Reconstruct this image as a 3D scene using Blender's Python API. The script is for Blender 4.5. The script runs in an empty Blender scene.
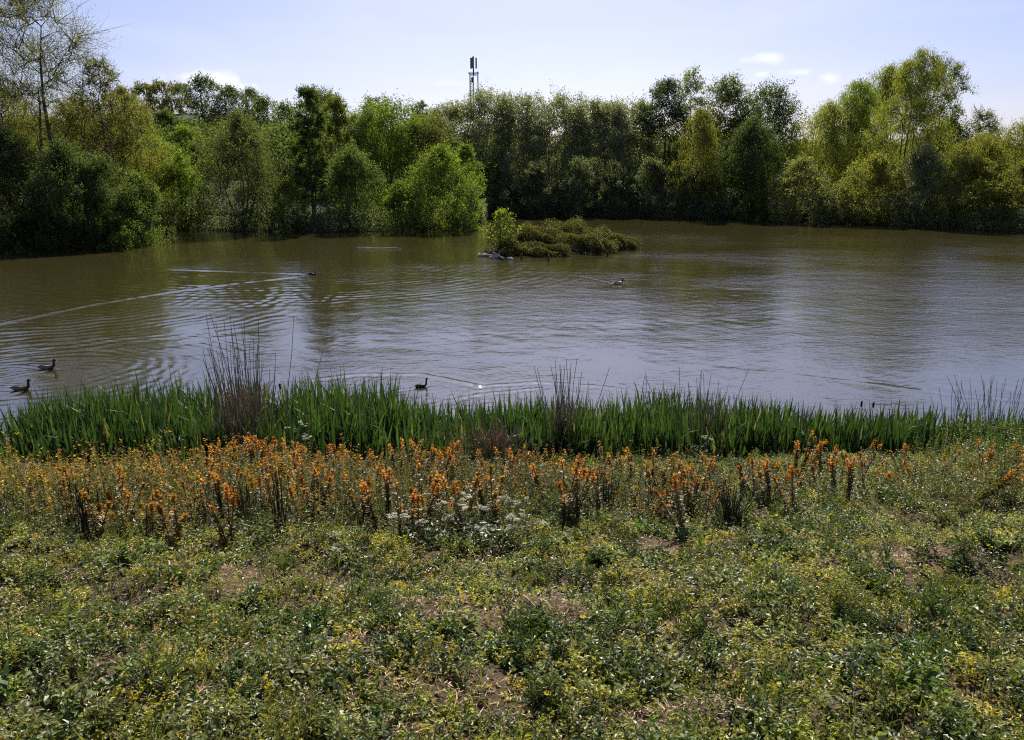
import bpy, math, random
import numpy as np
from math import radians as R, pi
from mathutils import Vector, Matrix

S = bpy.context.scene
col = S.collection

# ------------------------------------------------------------------ camera
F = 775.0; PITCH = math.atan(200.0 / F); EYE = 5.3
cam_d = bpy.data.cameras.new('camera'); cam = bpy.data.objects.new('camera', cam_d); col.objects.link(cam)
cam.location = (0, 0, EYE); cam.rotation_euler = (pi / 2 - PITCH, 0, 0)
cam_d.sensor_width = 36; cam_d.lens = 36 * F / 1024; cam_d.clip_start = 0.05; cam_d.clip_end = 5000
S.camera = cam

# ------------------------------------------------------------------ light
SUN_EL, SUN_AZ = 44.0, 3.0            # azimuth measured from +Y (view direction) towards +X
SUN_STR, SKY_STR, EXPO = 5.0, 0.069, 0.62
sd = bpy.data.lights.new('sun', 'SUN'); so = bpy.data.objects.new('sun', sd); col.objects.link(so)
sd.energy = SUN_STR; sd.angle = R(0.6); sd.color = (1.0, 0.94, 0.84)
az, el = R(SUN_AZ), R(SUN_EL)
to_sun = Vector((math.sin(az) * math.cos(el), math.cos(az) * math.cos(el), math.sin(el)))
so.rotation_euler = to_sun.to_track_quat('Z', 'Y').to_euler(); so.location = (0, 0, 60)
S.view_settings.view_transform = 'Standard'; S.view_settings.look = 'None'
S.view_settings.exposure = EXPO; S.view_settings.gamma = 1.0; S.view_settings.use_curve_mapping = False

def pdir(px, py):
    u = (px - 512) / F; v = (370 - py) / F
    return np.array([u, math.cos(PITCH) + v * math.sin(PITCH), -math.sin(PITCH) + v * math.cos(PITCH)])

W = bpy.data.worlds.new('World'); S.world = W; W.use_nodes = True
nt = W.node_tree; N = nt.nodes; L = nt.links
N.clear()
def nd(tree, typ, **kw):
    n = tree.nodes.new(typ)
    for k, v in kw.items(): setattr(n, k, v)
    return n
wo = nd(nt, 'ShaderNodeOutputWorld'); bg = nd(nt, 'ShaderNodeBackground'); bg.inputs['Strength'].default_value = SKY_STR
sky = nd(nt, 'ShaderNodeTexSky', sky_type='NISHITA'); sky.sun_disc = False
sky.sun_elevation = el; sky.sun_rotation = az; sky.air_density = 0.85; sky.dust_density = 1.4; sky.ozone_density = 2.0; sky.altitude = 60
tint = nd(nt, 'ShaderNodeMix', data_type='RGBA', blend_type='MULTIPLY'); tint.inputs[0].default_value = 1
tint.inputs[7].default_value = (0.97, 0.93, 1.12, 1)
L.new(sky.outputs[0], tint.inputs[6])
tc = nd(nt, 'ShaderNodeTexCoord')
last = tint.outputs[2]
def vmath(tree, op, a, b=None):
    n = nd(tree, 'ShaderNodeVectorMath', operation=op)
    for i, q in enumerate((a, b)):
        if q is None: continue
        if hasattr(q, 'links'): tree.links.new(q, n.inputs[i])
        else: n.inputs[i].default_value = q
    return n
def fmath(tree, op, a, b=None, clamp=False):
    n = nd(tree, 'ShaderNodeMath', operation=op); n.use_clamp = clamp
    for i, q in enumerate((a, b)):
        if q is None: continue
        if hasattr(q, 'links'): tree.links.new(q, n.inputs[i])
        else: n.inputs[i].default_value = q
    return n.outputs[0]
# thin high veil
mp = nd(nt, 'ShaderNodeMapping'); mp.inputs['Scale'].default_value = (1.6, 1.6, 9.0); mp.inputs['Rotation'].default_value = (0.1, 0.25, 0)
L.new(tc.outputs['Generated'], mp.inputs[0])
cn = nd(nt, 'ShaderNodeTexNoise'); cn.inputs['Scale'].default_value = 2.2; cn.inputs['Detail'].default_value = 6; cn.inputs['Roughness'].default_value = 0.55
cn.inputs['Distortion'].default_value = 0.5
L.new(mp.outputs[0], cn.inputs['Vector'])
cr = nd(nt, 'ShaderNodeMapRange'); cr.inputs[1].default_value = 0.45; cr.inputs[2].default_value = 0.8; cr.inputs[4].default_value = 0.2
L.new(cn.outputs[0], cr.inputs[0])
veil = nd(nt, 'ShaderNodeMix', data_type='RGBA'); L.new(cr.outputs[0], veil.inputs[0]); L.new(last, veil.inputs[6])
veil.inputs[7].default_value = (10.0, 10.0, 11.5, 1); last = veil.outputs[2]
# small fair weather clouds low over the wood
nz = nd(nt, 'ShaderNodeTexNoise'); nz.inputs['Scale'].default_value = 60; nz.inputs['Detail'].default_value = 4
L.new(tc.outputs['Generated'], nz.inputs['Vector'])
for (px, py, hw, hh, a) in [(769, 58, 12, 6, .8), (762, 74, 7, 3, .55), (747, 60, 8, 3, .3), (800, 72, 14, 3.5, .55), (829, 78, 10, 5, .5), (207, 79, 32, 8, .95), (235, 88, 22, 6, .8), (455, 83, 35, 3, .25)]:
    d = pdir(px, py); d /= np.linalg.norm(d)
    dif = vmath(nt, 'SUBTRACT', tc.outputs['Generated'], tuple(d))
    scl = vmath(nt, 'MULTIPLY', dif.outputs[0], (F / hw, F / hw, F / hh))
    ln = nd(nt, 'ShaderNodeVectorMath', operation='LENGTH'); L.new(scl.outputs[0], ln.inputs[0])
    t = fmath(nt, 'ADD', ln.outputs['Value'], fmath(nt, 'MULTIPLY', nz.outputs[0], 1.6))
    mr = nd(nt, 'ShaderNodeMapRange'); mr.inputs[1].default_value = 1.85; mr.inputs[2].default_value = .75
    mr.inputs[3].default_value = 0; mr.inputs[4].default_value = a; L.new(t, mr.inputs[0])
    mx = nd(nt, 'ShaderNodeMix', data_type='RGBA'); L.new(mr.outputs[0], mx.inputs[0]); L.new(last, mx.inputs[6])
    mx.inputs[7].default_value = (11.0, 11.0, 11.8, 1); last = mx.outputs[2]
L.new(last, bg.inputs[0]); L.new(bg.outputs[0], wo.inputs[0])

S.cycles.max_bounces = 6; S.cycles.diffuse_bounces = 3; S.cycles.glossy_bounces = 3; S.cycles.transmission_bounces = 3
S.cycles.transparent_max_bounces = 4; S.cycles.caustics_reflective = False; S.cycles.caustics_refractive = False
S.cycles.sample_clamp_indirect = 6; S.cycles.sample_clamp_direct = 6
S.cycles.pixel_filter_type = 'BLACKMAN_HARRIS'; S.cycles.filter_width = 1.15; S.cycles.use_denoising = False

# ------------------------------------------------------------------ helpers
def W0(px, py, z=0.0):
    d = pdir(px, py); k = (EYE - z) / -d[2]
    return np.array([d[0] * k, d[1] * k])
def at(px, py, Y):
    d = pdir(px, py); k = Y / d[1]
    return np.array([d[0] * k, Y, EYE + d[2] * k])
def tag(o, label=None, cat=None, group=None, kind=None):
    if label: o['label'] = label
    if cat: o['category'] = cat
    if group: o['group'] = group
    if kind: o['kind'] = kind
    return o
def empty(name, loc, rz=0):
    o = bpy.data.objects.new(name, None); o.location = loc; o.rotation_euler = (0, 0, rz); o.empty_display_size = .2
    col.objects.link(o); return o
def link(name, me, parent=None):
    o = bpy.data.objects.new(name, me); col.objects.link(o)
    if parent: o.parent = parent
    return o
def copy_tree(o, parent=None):
    c = o.copy(); col.objects.link(c)
    if parent: c.parent = parent
    for ch in list(o.children): copy_tree(ch, c)
    return c

class Geo:
    """collects vertices / quads / per-face colours in numpy and turns them into one mesh"""
    def __init__(s): s.v = []; s.f = []; s.c = []; s.n = 0; s.smooth = []
    def add(s, v, f, c, smooth=False):
        v = np.asarray(v, np.float32).reshape(-1, 3); f = np.asarray(f, np.int64).reshape(-1, 4)
        c = np.asarray(c, np.float32)
        if c.ndim == 1: c = np.tile(c, (len(f), 1))
        s.v.append(v); s.f.append(f + s.n); s.c.append(c); s.n += len(v); s.smooth.append(np.full(len(f), smooth))
    def mesh(s, name, mat):
        v = np.concatenate(s.v); f = np.concatenate(s.f); c = np.concatenate(s.c); sm = np.concatenate(s.smooth)
        me = bpy.data.meshes.new(name)
        tri = f[:, 2] == f[:, 3]
        cnt = np.where(tri, 3, 4); start = np.concatenate(([0], np.cumsum(cnt)[:-1]))
        mask = np.ones(f.shape, bool); mask[tri, 3] = False
        loops = f[mask]
        me.vertices.add(len(v)); me.vertices.foreach_set('co', v.ravel())
        me.loops.add(len(loops)); me.loops.foreach_set('vertex_index', loops.astype(np.int32))
        me.polygons.add(len(f)); me.polygons.foreach_set('loop_start', start.astype(np.int32))
        me.polygons.foreach_set('use_smooth', sm)
        me.update(calc_edges=True)
        a = me.attributes.new('col', 'FLOAT_COLOR', 'FACE')
        a.data.foreach_set('color', np.concatenate([c, np.ones((len(c), 1), np.float32)], 1).ravel())
        me.materials.append(mat); return me
    def build(s, name, mat, parent=None): return link(name, s.mesh(name, mat), parent)

def unit(a): return a / np.maximum(np.linalg.norm(a, axis=-1, keepdims=True), 1e-9)
def leaves(g, c, d, n, Ln, Wd, cl, fold=0.0, bend=0.0):
    """rhombic leaves: c base point, d direction, n approximate normal"""
    d = unit(d); s = unit(np.cross(d, n)); n = np.cross(s, d)
    Ln = np.broadcast_to(np.asarray(Ln, float), (len(c),))[:, None]; Wd = np.broadcast_to(np.asarray(Wd, float), (len(c),))[:, None]
    if fold == 0:
        v = np.stack([c, c + d * Ln * .45 + s * Wd * .5, c + d * Ln - n * Ln * bend, c + d * Ln * .45 - s * Wd * .5], 1)
        i = np.arange(len(c))[:, None] * 4; g.add(v, i + [0, 1, 2, 3], cl)
    else:
        up = n * Wd * fold
        v = np.stack([c, c + d * Ln * .32 + s * Wd * .5 + up, c + d * Ln * .75 + s * Wd * .32 + up * .7 - n * Ln * bend * .5,
                      c + d * Ln - n * Ln * bend, c + d * Ln * .75 - s * Wd * .32 + up * .7 - n * Ln * bend * .5, c + d * Ln * .32 - s * Wd * .5 + up,
                      c + d * Ln * .5 - n * Ln * bend * .2], 1)
        i = np.arange(len(c))[:, None] * 7
        g.add(v, np.concatenate([i + [0, 1, 2, 6], i + [6, 2, 3, 3], i + [0, 6, 4, 5], i + [6, 3, 4, 4]]), np.concatenate([cl] * 4))
def blades(g, b, d0, d1, Ln, Wd, cl, segs=3, side=None):
    """strap leaves: start direction d0 bends to d1"""
    n = len(b); Ln = np.broadcast_to(np.asarray(Ln, float), (n,))[:, None]; Wd = np.broadcast_to(np.asarray(Wd, float), (n,))[:, None]
    d0 = unit(d0); d1 = unit(d1)
    if side is None:
        a = np.random.default_rng(n).uniform(0, 2 * pi, n); side = np.stack([np.cos(a), np.sin(a), 0 * a], 1)
    p = b.copy(); vs = []
    for k in range(segs + 1):
        t = k / segs; w = (1, 1.05, .8, .5, .35)[k] if k < segs else .06
        vs += [p + side * Wd * .5 * w, p - side * Wd * .5 * w]
        p = p + unit(d0 * (1 - t) + d1 * t) * Ln / segs
    v = np.stack(vs, 1); i = np.arange(n)[:, None] * (2 * segs + 2)
    g.add(v, np.concatenate([i + [2 * k, 2 * k + 1, 2 * k + 3, 2 * k + 2] for k in range(segs)]), np.concatenate([cl] * segs))
def tube(g, pts, rad, cl, k=6, cap=True):
    pts = np.asarray(pts, float); m = len(pts); rad = np.broadcast_to(rad, (m,))
    t = unit(np.gradient(pts, axis=0)); ref = np.array([0, 0, 1.]) if abs(t[:, 2]).mean() < .9 else np.array([1., 0, 0])
    s = unit(np.cross(t, ref)); u = np.cross(s, t)
    a = np.arange(k) * 2 * pi / k
    v = pts[:, None] + rad[:, None, None] * (np.cos(a)[None, :, None] * s[:, None] + np.sin(a)[None, :, None] * u[:, None])
    v = v.reshape(-1, 3); f = []
    for i in range(m - 1):
        for j in range(k): f.append([i * k + j, i * k + (j + 1) % k, (i + 1) * k + (j + 1) % k, (i + 1) * k + j])
    if cap:
        v = np.concatenate([v, [pts[0], pts[-1]]]); b, e = m * k, m * k + 1
        for j in range(k):
            f.append([j, b, b, b]); f[-1] = [(j + 1) % k, j, b, b]
            f.append([(m - 1) * k + j, (m - 1) * k + (j + 1) % k, e, e])
    g.add(v, f, cl, smooth=True)
def box(g, c, sz, cl, rz=0):
    x, y, z = np.array(sz) / 2
    v = np.array([[i, j, k] for i in (-x, x) for j in (-y, y) for k in (-z, z)])
    ca, sa = math.cos(rz), math.sin(rz); v = v @ np.array([[ca, sa, 0], [-sa, ca, 0], [0, 0, 1]]) + c
    g.add(v, [[0, 1, 3, 2], [4, 6, 7, 5], [0, 4, 5, 1], [2, 3, 7, 6], [0, 2, 6, 4], [1, 5, 7, 3]], cl)

_rw = np.random.default_rng(5)
_wv = [(_rw.uniform(-1, 1, 2), _rw.uniform(0, 6.28)) for _ in range(10)]
def wob(x, y, s, o=0):
    """smooth wandering noise about -1..1, feature size s"""
    r = 0; X = x / s; Y = y / s
    for i in range(5):
        (k, p) = _wv[(i + o) % 10]; k = k / np.linalg.norm(k); q = _wv[(i + o + 3) % 10]
        r = r + np.sin((k[0] * X + k[1] * Y) * 2.6 * (1 + .23 * i) + p + o + 1.3 * np.sin((q[0][0] * Y - q[0][1] * X) * 1.9 + q[1]))
    return r / 3.2
def C(r, g, b): return np.array([r, g, b], float)

# ------------------------------------------------------------------ materials
def mat(name):
    m = bpy.data.materials.new(name); m.use_nodes = True; t = m.node_tree; t.nodes.clear()
    return m, t, nd(t, 'ShaderNodeOutputMaterial')
def leaf_mat(name, trans, gloss, rough=.42, tcol=(1.3, 1.35, .6), nscale=3.0, namp=.35):
    m, t, out = mat(name); lk = t.links
    a = nd(t, 'ShaderNodeAttribute', attribute_name='col')
    tcn = nd(t, 'ShaderNodeTexCoord'); n = nd(t, 'ShaderNodeTexNoise'); n.inputs['Scale'].default_value = nscale; n.inputs['Detail'].default_value = 3
    lk.new(tcn.outputs['Object'], n.inputs['Vector'])
    mr = nd(t, 'ShaderNodeMapRange'); mr.inputs[1].default_value = .3; mr.inputs[2].default_value = .7
    mr.inputs[3].default_value = 1 - namp; mr.inputs[4].default_value = 1 + namp; lk.new(n.outputs[0], mr.inputs[0])
    mu = vmath(t, 'SCALE', a.outputs['Color']); lk.new(mr.outputs[0], mu.inputs['Scale'])
    df = nd(t, 'ShaderNodeBsdfDiffuse'); tr = nd(t, 'ShaderNodeBsdfTranslucent'); lk.new(mu.outputs[0], df.inputs[0])
    tm = vmath(t, 'MULTIPLY', mu.outputs[0], tcol); lk.new(tm.outputs[0], tr.inputs[0])
    mx = nd(t, 'ShaderNodeMixShader'); mx.inputs[0].default_value = trans; lk.new(df.outputs[0], mx.inputs[1]); lk.new(tr.outputs[0], mx.inputs[2])
    gl = nd(t, 'ShaderNodeBsdfGlossy'); gl.inputs['Roughness'].default_value = rough; gl.inputs['Color'].default_value = (1, 1, 1, 1)
    fr = nd(t, 'ShaderNodeFresnel'); fr.inputs[0].default_value = 1.45
    fm = fmath(t, 'MINIMUM', fmath(t, 'MULTIPLY', fr.outputs[0], gloss, True), .035)
    m2 = nd(t, 'ShaderNodeMixShader'); lk.new(fm, m2.inputs[0]); lk.new(mx.outputs[0], m2.inputs[1]); lk.new(gl.outputs[0], m2.inputs[2])
    lk.new(m2.outputs[0], out.inputs[0]); return m
def solid_mat(name, rough=.8, nscale=8, namp=.3, spec=.3, bump=.0):
    m, t, out = mat(name); lk = t.links
    a = nd(t, 'ShaderNodeAttribute', attribute_name='col')
    tcn = nd(t, 'ShaderNodeTexCoord'); n = nd(t, 'ShaderNodeTexNoise'); n.inputs['Scale'].default_value = nscale; n.inputs['Detail'].default_value = 5
    lk.new(tcn.outputs['Object'], n.inputs['Vector'])
    mr = nd(t, 'ShaderNodeMapRange'); mr.inputs[1].default_value = .3; mr.inputs[2].default_value = .7
    mr.inputs[3].default_value = 1 - namp; mr.inputs[4].default_value = 1 + namp; lk.new(n.outputs[0], mr.inputs[0])
    mu = vmath(t, 'SCALE', a.outputs['Color']); lk.new(mr.outputs[0], mu.inputs['Scale'])
    p = nd(t, 'ShaderNodeBsdfPrincipled'); p.inputs['Roughness'].default_value = rough; p.inputs['Specular IOR Level'].default_value = spec
    lk.new(mu.outputs[0], p.inputs['Base Color'])
    if bump:
        b = nd(t, 'ShaderNodeBump'); b.inputs['Distance'].default_value = bump; lk.new(n.outputs[0], b.inputs['Height']); lk.new(b.outputs[0], p.inputs['Normal'])
    lk.new(p.outputs[0], out.inputs[0]); return m
M_TREE = leaf_mat('tree_leaf', .55, .10, .65, nscale=.35, namp=.22)
M_SILV = leaf_mat('silver_leaf', .5, .12, .65, nscale=.35, namp=.25)
M_COVER = leaf_mat('weed_leaf', .5, .7, .42, nscale=1.5, namp=.25)
M_BLADE = leaf_mat('iris_leaf', .40, .6, .6, tcol=(1.1, 1.35, .45), nscale=1.2, namp=.25)
M_FLOWER = leaf_mat('flower_petal', .45, .3, .5, tcol=(1.3, 1.1, .6), nscale=6, namp=.2)
M_BARK = solid_mat('bark', .9, 3, .4, .2, .02)
M_STEM = solid_mat('dry_stem', .7, 5, .3, .3)
M_METAL = solid_mat('mast_metal', .5, 1, .15, .5)
M_FEATHER = solid_mat('feather', .6, 12, .2, .3)

# ------------------------------------------------------------------ pond outline and terrain
shore_px = [(-70, 252), (-30, 248), (0, 246), (60, 244), (110, 241), (140, 236), (163, 231), (172, 229), (215, 231), (270, 232), (330, 232),
            (400, 231), (455, 229), (480, 224), (486, 217.5), (505, 216), (560, 216.5), (640, 217.5), (720, 219.5), (800, 222), (880, 225), (960, 229), (1024, 233), (1100, 240)]
far = [tuple(W0(*p)) for p in shore_px]
poly = [(-22, 13.9), (-28, 15.5), (-44, 26), (-50, 40)] + far + [(56, 42), (46, 26), (30, 15.6), (23, 14.6), (10, 14.3), (0, 14.0), (-10, 13.9)]
poly = np.array(poly)
ISL = W0(558, 249); 
def sdist(x, y):
    """signed distance to the pond outline, + on land"""
    x = np.asarray(x, float); y = np.asarray(y, float)
    d = np.full(x.shape, 1e9); ins = np.zeros(x.shape, bool)
    for i in range(len(poly)):
        a = poly[i]; b = poly[(i + 1) % len(poly)]; e = b - a
        t = np.clip(((x - a[0]) * e[0] + (y - a[1]) * e[1]) / (e @ e), 0, 1)
        d = np.minimum(d, np.hypot(x - a[0] - t * e[0], y - a[1] - t * e[1]))
        if a[1] != b[1]:
            c = ((a[1] > y) != (b[1] > y)) & (x < e[0] * (y - a[1]) / e[1] + a[0]); ins ^= c
    return np.where(ins, -d, d)
def smooth(a, b, x):
    t = np.clip((x - a) / (b - a), 0, 1); return t * t * (3 - 2 * t)
def gz(x, y):
    x = np.asarray(x, float); y = np.asarray(y, float); s = sdist(x, y)
    s = s + .25 * wob(x, y, 1.7, 2) * smooth(22, 18, y)
    near = .268 * np.clip(s, 0, None); near = np.where(near > 3.6, 3.6 + .8 * (1 - np.exp(-(near - 3.6) / .8)), near) + .12 * smooth(0, .4, s)
    farz = .7 * (1 - np.exp(-np.clip(s, 0, None) / 2))
    wn = smooth(34, 18, y); z = near * wn + farz * (1 - wn)
    z = np.where(s < 0, -np.minimum(1.3, .38 * -s), z)
    z = z + (.035 * wob(x, y, .35, 1) + .06 * wob(x, y, 1.1, 4)) * smooth(0, 1.5, s) * smooth(30, 16, y)
    # wooded rise behind the left bank, gentler one behind the rest
    z = z + 13 * np.exp(-((x + 62) / 42) ** 2 - ((y - 165) / 50) ** 2) * smooth(2, 20, s) + 2.5 * smooth(8, 60, s) * smooth(50, 100, y)
    # the island
    ex = (x - ISL[0]) / 4.9; ey = (y - ISL[1]) / 3.2; r = np.hypot(ex, ey) + .07 * wob(x, y, 1.5, 3)
    z = np.maximum(z, np.where(r < 1.5, .42 * (1 - r ** 2) - .02, -9))
    return z

def axis(lo, hi, d0, c0, c1, grow=1.13):
    a = list(np.arange(c0, c1, d0)); s = d0; q = c1
    while q < hi: a.append(q); s *= grow; q += s
    s = d0; q = c0 - d0; b = []
    while q > lo: b.append(q); s *= grow; q -= s
    return np.array(b[::-1] + a)
xs = axis(-1500, 1500, .13, -12, 12, 1.06); ys = axis(-300, 2500, .13, 1.5, 16, 1.035)
X, Y = np.meshgrid(xs, ys); Z = gz(X, Y)
def gridmesh(name, X, Y, Z, m):
    r, c = X.shape; i = np.arange(r * c).reshape(r, c)
    f = np.stack([i[:-1, :-1], i[:-1, 1:], i[1:, 1:], i[1:, :-1]], -1).reshape(-1, 4)
    g = Geo(); g.add(np.stack([X, Y, Z], -1), f, C(.1, .08, .05), True); return g.build(name, m)
# ground material: damp soil, dry litter and moss
m, t, out = mat('bank_soil'); lk = t.links
tcn = nd(t, 'ShaderNodeTexCoord')
def noise(t, sc, det=5, vec=None, rough=.6):
    n = nd(t, 'ShaderNodeTexNoise'); n.inputs['Scale'].default_value = sc; n.inputs['Detail'].default_value = det; n.inputs['Roughness'].default_value = rough
    t.links.new(vec or tcn.outputs['Object'], n.inputs['Vector']); return n
n1 = noise(t, 1.3); n2 = noise(t, 22, 6); n3 = noise(t, 90, 3)
r1 = nd(t, 'ShaderNodeValToRGB'); e = r1.color_ramp.elements
e[0].position = .35; e[0].color = (.04, .03, .017, 1); e[1].position = .70; e[1].color = (.24, .155, .095, 1)
e2 = r1.color_ramp.elements.new(.5); e2.color = (.085, .06, .035, 1)
mxa = fmath(t, 'ADD', fmath(t, 'MULTIPLY', n1.outputs[0], .45), fmath(t, 'ADD', fmath(t, 'MULTIPLY', n2.outputs[0], .35), fmath(t, 'MULTIPLY', n3.outputs[0], .2)))
lk.new(mxa, r1.inputs[0])
p = nd(t, 'ShaderNodeBsdfPrincipled'); p.inputs['Roughness'].default_value = .95; p.inputs['Specular IOR Level'].default_value = .15
sx = nd(t, 'ShaderNodeSeparateXYZ'); lk.new(tcn.outputs['Object'], sx.inputs[0]); fr_ = nd(t, 'ShaderNodeMapRange'); fr_.inputs[1].default_value = 17; fr_.inputs[2].default_value = 24; lk.new(sx.outputs['Y'], fr_.inputs[0])
r2 = nd(t, 'ShaderNodeValToRGB'); r2.color_ramp.elements[0].position = .35; r2.color_ramp.elements[0].color = (.03, .035, .014, 1); r2.color_ramp.elements[1].position = .7; r2.color_ramp.elements[1].color = (.06, .085, .025, 1); lk.new(n1.outputs[0], r2.inputs[0])
gm = nd(t, 'ShaderNodeMix', data_type='RGBA'); lk.new(fr_.outputs[0], gm.inputs[0]); lk.new(r1.outputs[0], gm.inputs[6]); lk.new(r2.outputs[0], gm.inputs[7])
lk.new(gm.outputs[2], p.inputs['Base Color']); b = nd(t, 'ShaderNodeBump'); b.inputs['Distance'].default_value = .05; lk.new(n2.outputs[0], b.inputs['Height']); lk.new(b.outputs[0], p.inputs['Normal'])
lk.new(p.outputs[0], out.inputs[0]); M_SOIL = m
tag(gridmesh('ground', X, Y, Z, M_SOIL), kind='structure')

# ------------------------------------------------------------------ water
rows = [12.2]
while rows[-1] < 135: rows.append(rows[-1] + .035 * (rows[-1] / 12) ** 1.45)
rows = np.array(rows); ang = np.linspace(R(-58), R(58), 1000)
RR, AA = np.meshgrid(rows, ang, indexing='ij'); X = RR * np.tan(AA) * .98; Y = RR
Zw = np.zeros_like(X)
def packet(X, Y, pts, A, wid, lam, ph=0, fade=True):
    """a wave train that follows a polyline given in picture points on the water"""
    P = np.array([W0(*q) for q in pts]); best = np.full(X.shape, 1e9); sg = np.zeros(X.shape); along = np.zeros(X.shape)
    tot = np.sum(np.hypot(*np.diff(P, axis=0).T)); acc = 0
    for a, b in zip(P[:-1], P[1:]):
        e = b - a; l = math.hypot(*e); t = ((X - a[0]) * e[0] + (Y - a[1]) * e[1]) / l ** 2; tcp = np.clip(t, 0, 1)
        dx = X - a[0] - tcp * e[0]; dy = Y - a[1] - tcp * e[1]; d = np.hypot(dx, dy); k = d < best
        best = np.where(k, d, best); sg = np.where(k, np.sign(dx * e[1] - dy * e[0]) * d, sg); along = np.where(k, (acc + tcp * l) / tot, along); acc += l
    out = A * np.exp(-(best / wid) ** 2) * np.cos(2 * pi * sg / lam + ph)
    return out * ((1 - .75 * along) if fade else 1)
Zw += packet(X, Y, [(312, 275), (240, 283), (170, 292), (90, 305), (-30, 330)], .026, .28, .95, fade=False)
Zw += packet(X, Y, [(312, 274), (250, 272), (190, 270), (145, 268)], .026, .4, 1.0, fade=False)
Zw += packet(X, Y, [(424, 386), (360, 396), (300, 404), (240, 410)], .012, .12, .22)
Zw += packet(X, Y, [(480, 386), (420, 374), (360, 374), (310, 380)], .017, .22, .42, fade=False)
Zw += packet(X, Y, [(480, 386), (540, 382), (600, 386), (660, 395)], .011, .2, .4)
Zw += packet(X, Y, [(540, 388), (480, 394), (440, 402), (420, 408)], .012, .18, .35)
Zw += packet(X, Y, [(614, 283), (580, 275), (540, 270)], .010, .25, .5)
Zw += packet(X, Y, [(1040, 403), (960, 397), (880, 385), (800, 375), (720, 368)], .006, .25, .5)
Zw += packet(X, Y, [(52, 369), (25, 366), (-30, 366)], .018, .12, .25) + packet(X, Y, [(52, 370), (25, 374), (-30, 384)], .018, .12, .25)
Zw += packet(X, Y, [(28, 388), (0, 386), (-40, 386)], .020, .12, .22) + packet(X, Y, [(28, 390), (0, 397), (-40, 408)], .020, .12, .22)
def rings(px, py, r0, r1, lam, A, a0=None, a1=None):
    c = W0(px, py); r = np.hypot(X - c[0], Y - c[1]); e = smooth(r0, r0 + (r1 - r0) * .3, r) * smooth(r1, r0 + (r1 - r0) * .6, r)
    if a0 is not None:
        an = np.degrees(np.arctan2(Y - c[1], X - c[0])); e = e * smooth(a0 - 12, a0 + 12, an) * smooth(a1 + 12, a1 - 12, an)
    return A * e * (.55 + .45 * wob(X, Y, 2.5, 2)) * np.cos(2 * pi * (r + .18 * wob(X, Y, 1.8, 5)) / lam)
Zw *= 1.2
Zw += rings(70, 300, 3, 13, .62, .010, -100, 20) + rings(300, 262, 4, 20, .7, .009, -140, -10) + rings(420, 300, 3, 14, .55, .007, 150, 250)
Zw += rings(15, 388, .5, 8, .34, .0055) + rings(50, 370, .5, 7, .4, .0045)
Zw += rings(421, 386, .5, 4, .3, .0035) + rings(560, 392, .2, 3, .22, .003)
Zw += .0016 * wob(X, Y, .22, 3) + .003 * wob(X, Y, .6, 6) + .004 * wob(X * .6, Y, 1.1, 1)
m, t, out = mat('pond_water'); lk = t.links
tcn = nd(t, 'ShaderNodeTexCoord')
def mapn(sc, loc=(0, 0, 0)):
    q = nd(t, 'ShaderNodeMapping'); q.inputs['Scale'].default_value = sc; q.inputs['Location'].default_value = loc; lk.new(tcn.outputs['Object'], q.inputs[0]); return q.outputs[0]
w1 = noise(t, 4.5, 4, mapn((.55, 1, 1)), .55); w2 = noise(t, 1.1, 3, mapn((.6, 1, 1)), .5); w3 = noise(t, 13, 3, mapn((.6, 1, 1)), .5)
patch = noise(t, .085, 3, mapn((.7, 1, 1), (3, 1, 0)), .5)
pr = nd(t, 'ShaderNodeMapRange'); pr.inputs[1].default_value = .38; pr.inputs[2].default_value = .62; pr.inputs[3].default_value = .2; pr.inputs[4].default_value = 1.3; lk.new(patch.outputs[0], pr.inputs[0])
h = fmath(t, 'ADD', fmath(t, 'MULTIPLY', w1.outputs[0], .024), fmath(t, 'ADD', fmath(t, 'MULTIPLY', w2.outputs[0], .030), fmath(t, 'MULTIPLY', w3.outputs[0], .007)))
sxw = nd(t, 'ShaderNodeSeparateXYZ'); lk.new(tcn.outputs['Object'], sxw.inputs[0]); xr = nd(t, 'ShaderNodeMapRange'); xr.inputs[1].default_value = -14; xr.inputs[2].default_value = 16; xr.inputs[3].default_value = .45; xr.inputs[4].default_value = 1.15
lk.new(sxw.outputs['X'], xr.inputs[0]); h = fmath(t, 'MULTIPLY', h, fmath(t, 'MULTIPLY', pr.outputs[0], xr.outputs[0]))
b = nd(t, 'ShaderNodeBump'); b.inputs['Distance'].default_value = 1.0; b.inputs['Strength'].default_value = 1; lk.new(h, b.inputs['Height'])
p = nd(t, 'ShaderNodeBsdfPrincipled'); p.inputs['Base Color'].default_value = (.040, .034, .012, 1); p.inputs['Roughness'].default_value = .035
p.inputs['IOR'].default_value = 3.7; lk.new(b.outputs[0], p.inputs['Normal']); lk.new(p.outputs[0], out.inputs[0])
tag(gridmesh('pond_water', X, Y, Zw, m), kind='structure')

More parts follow.
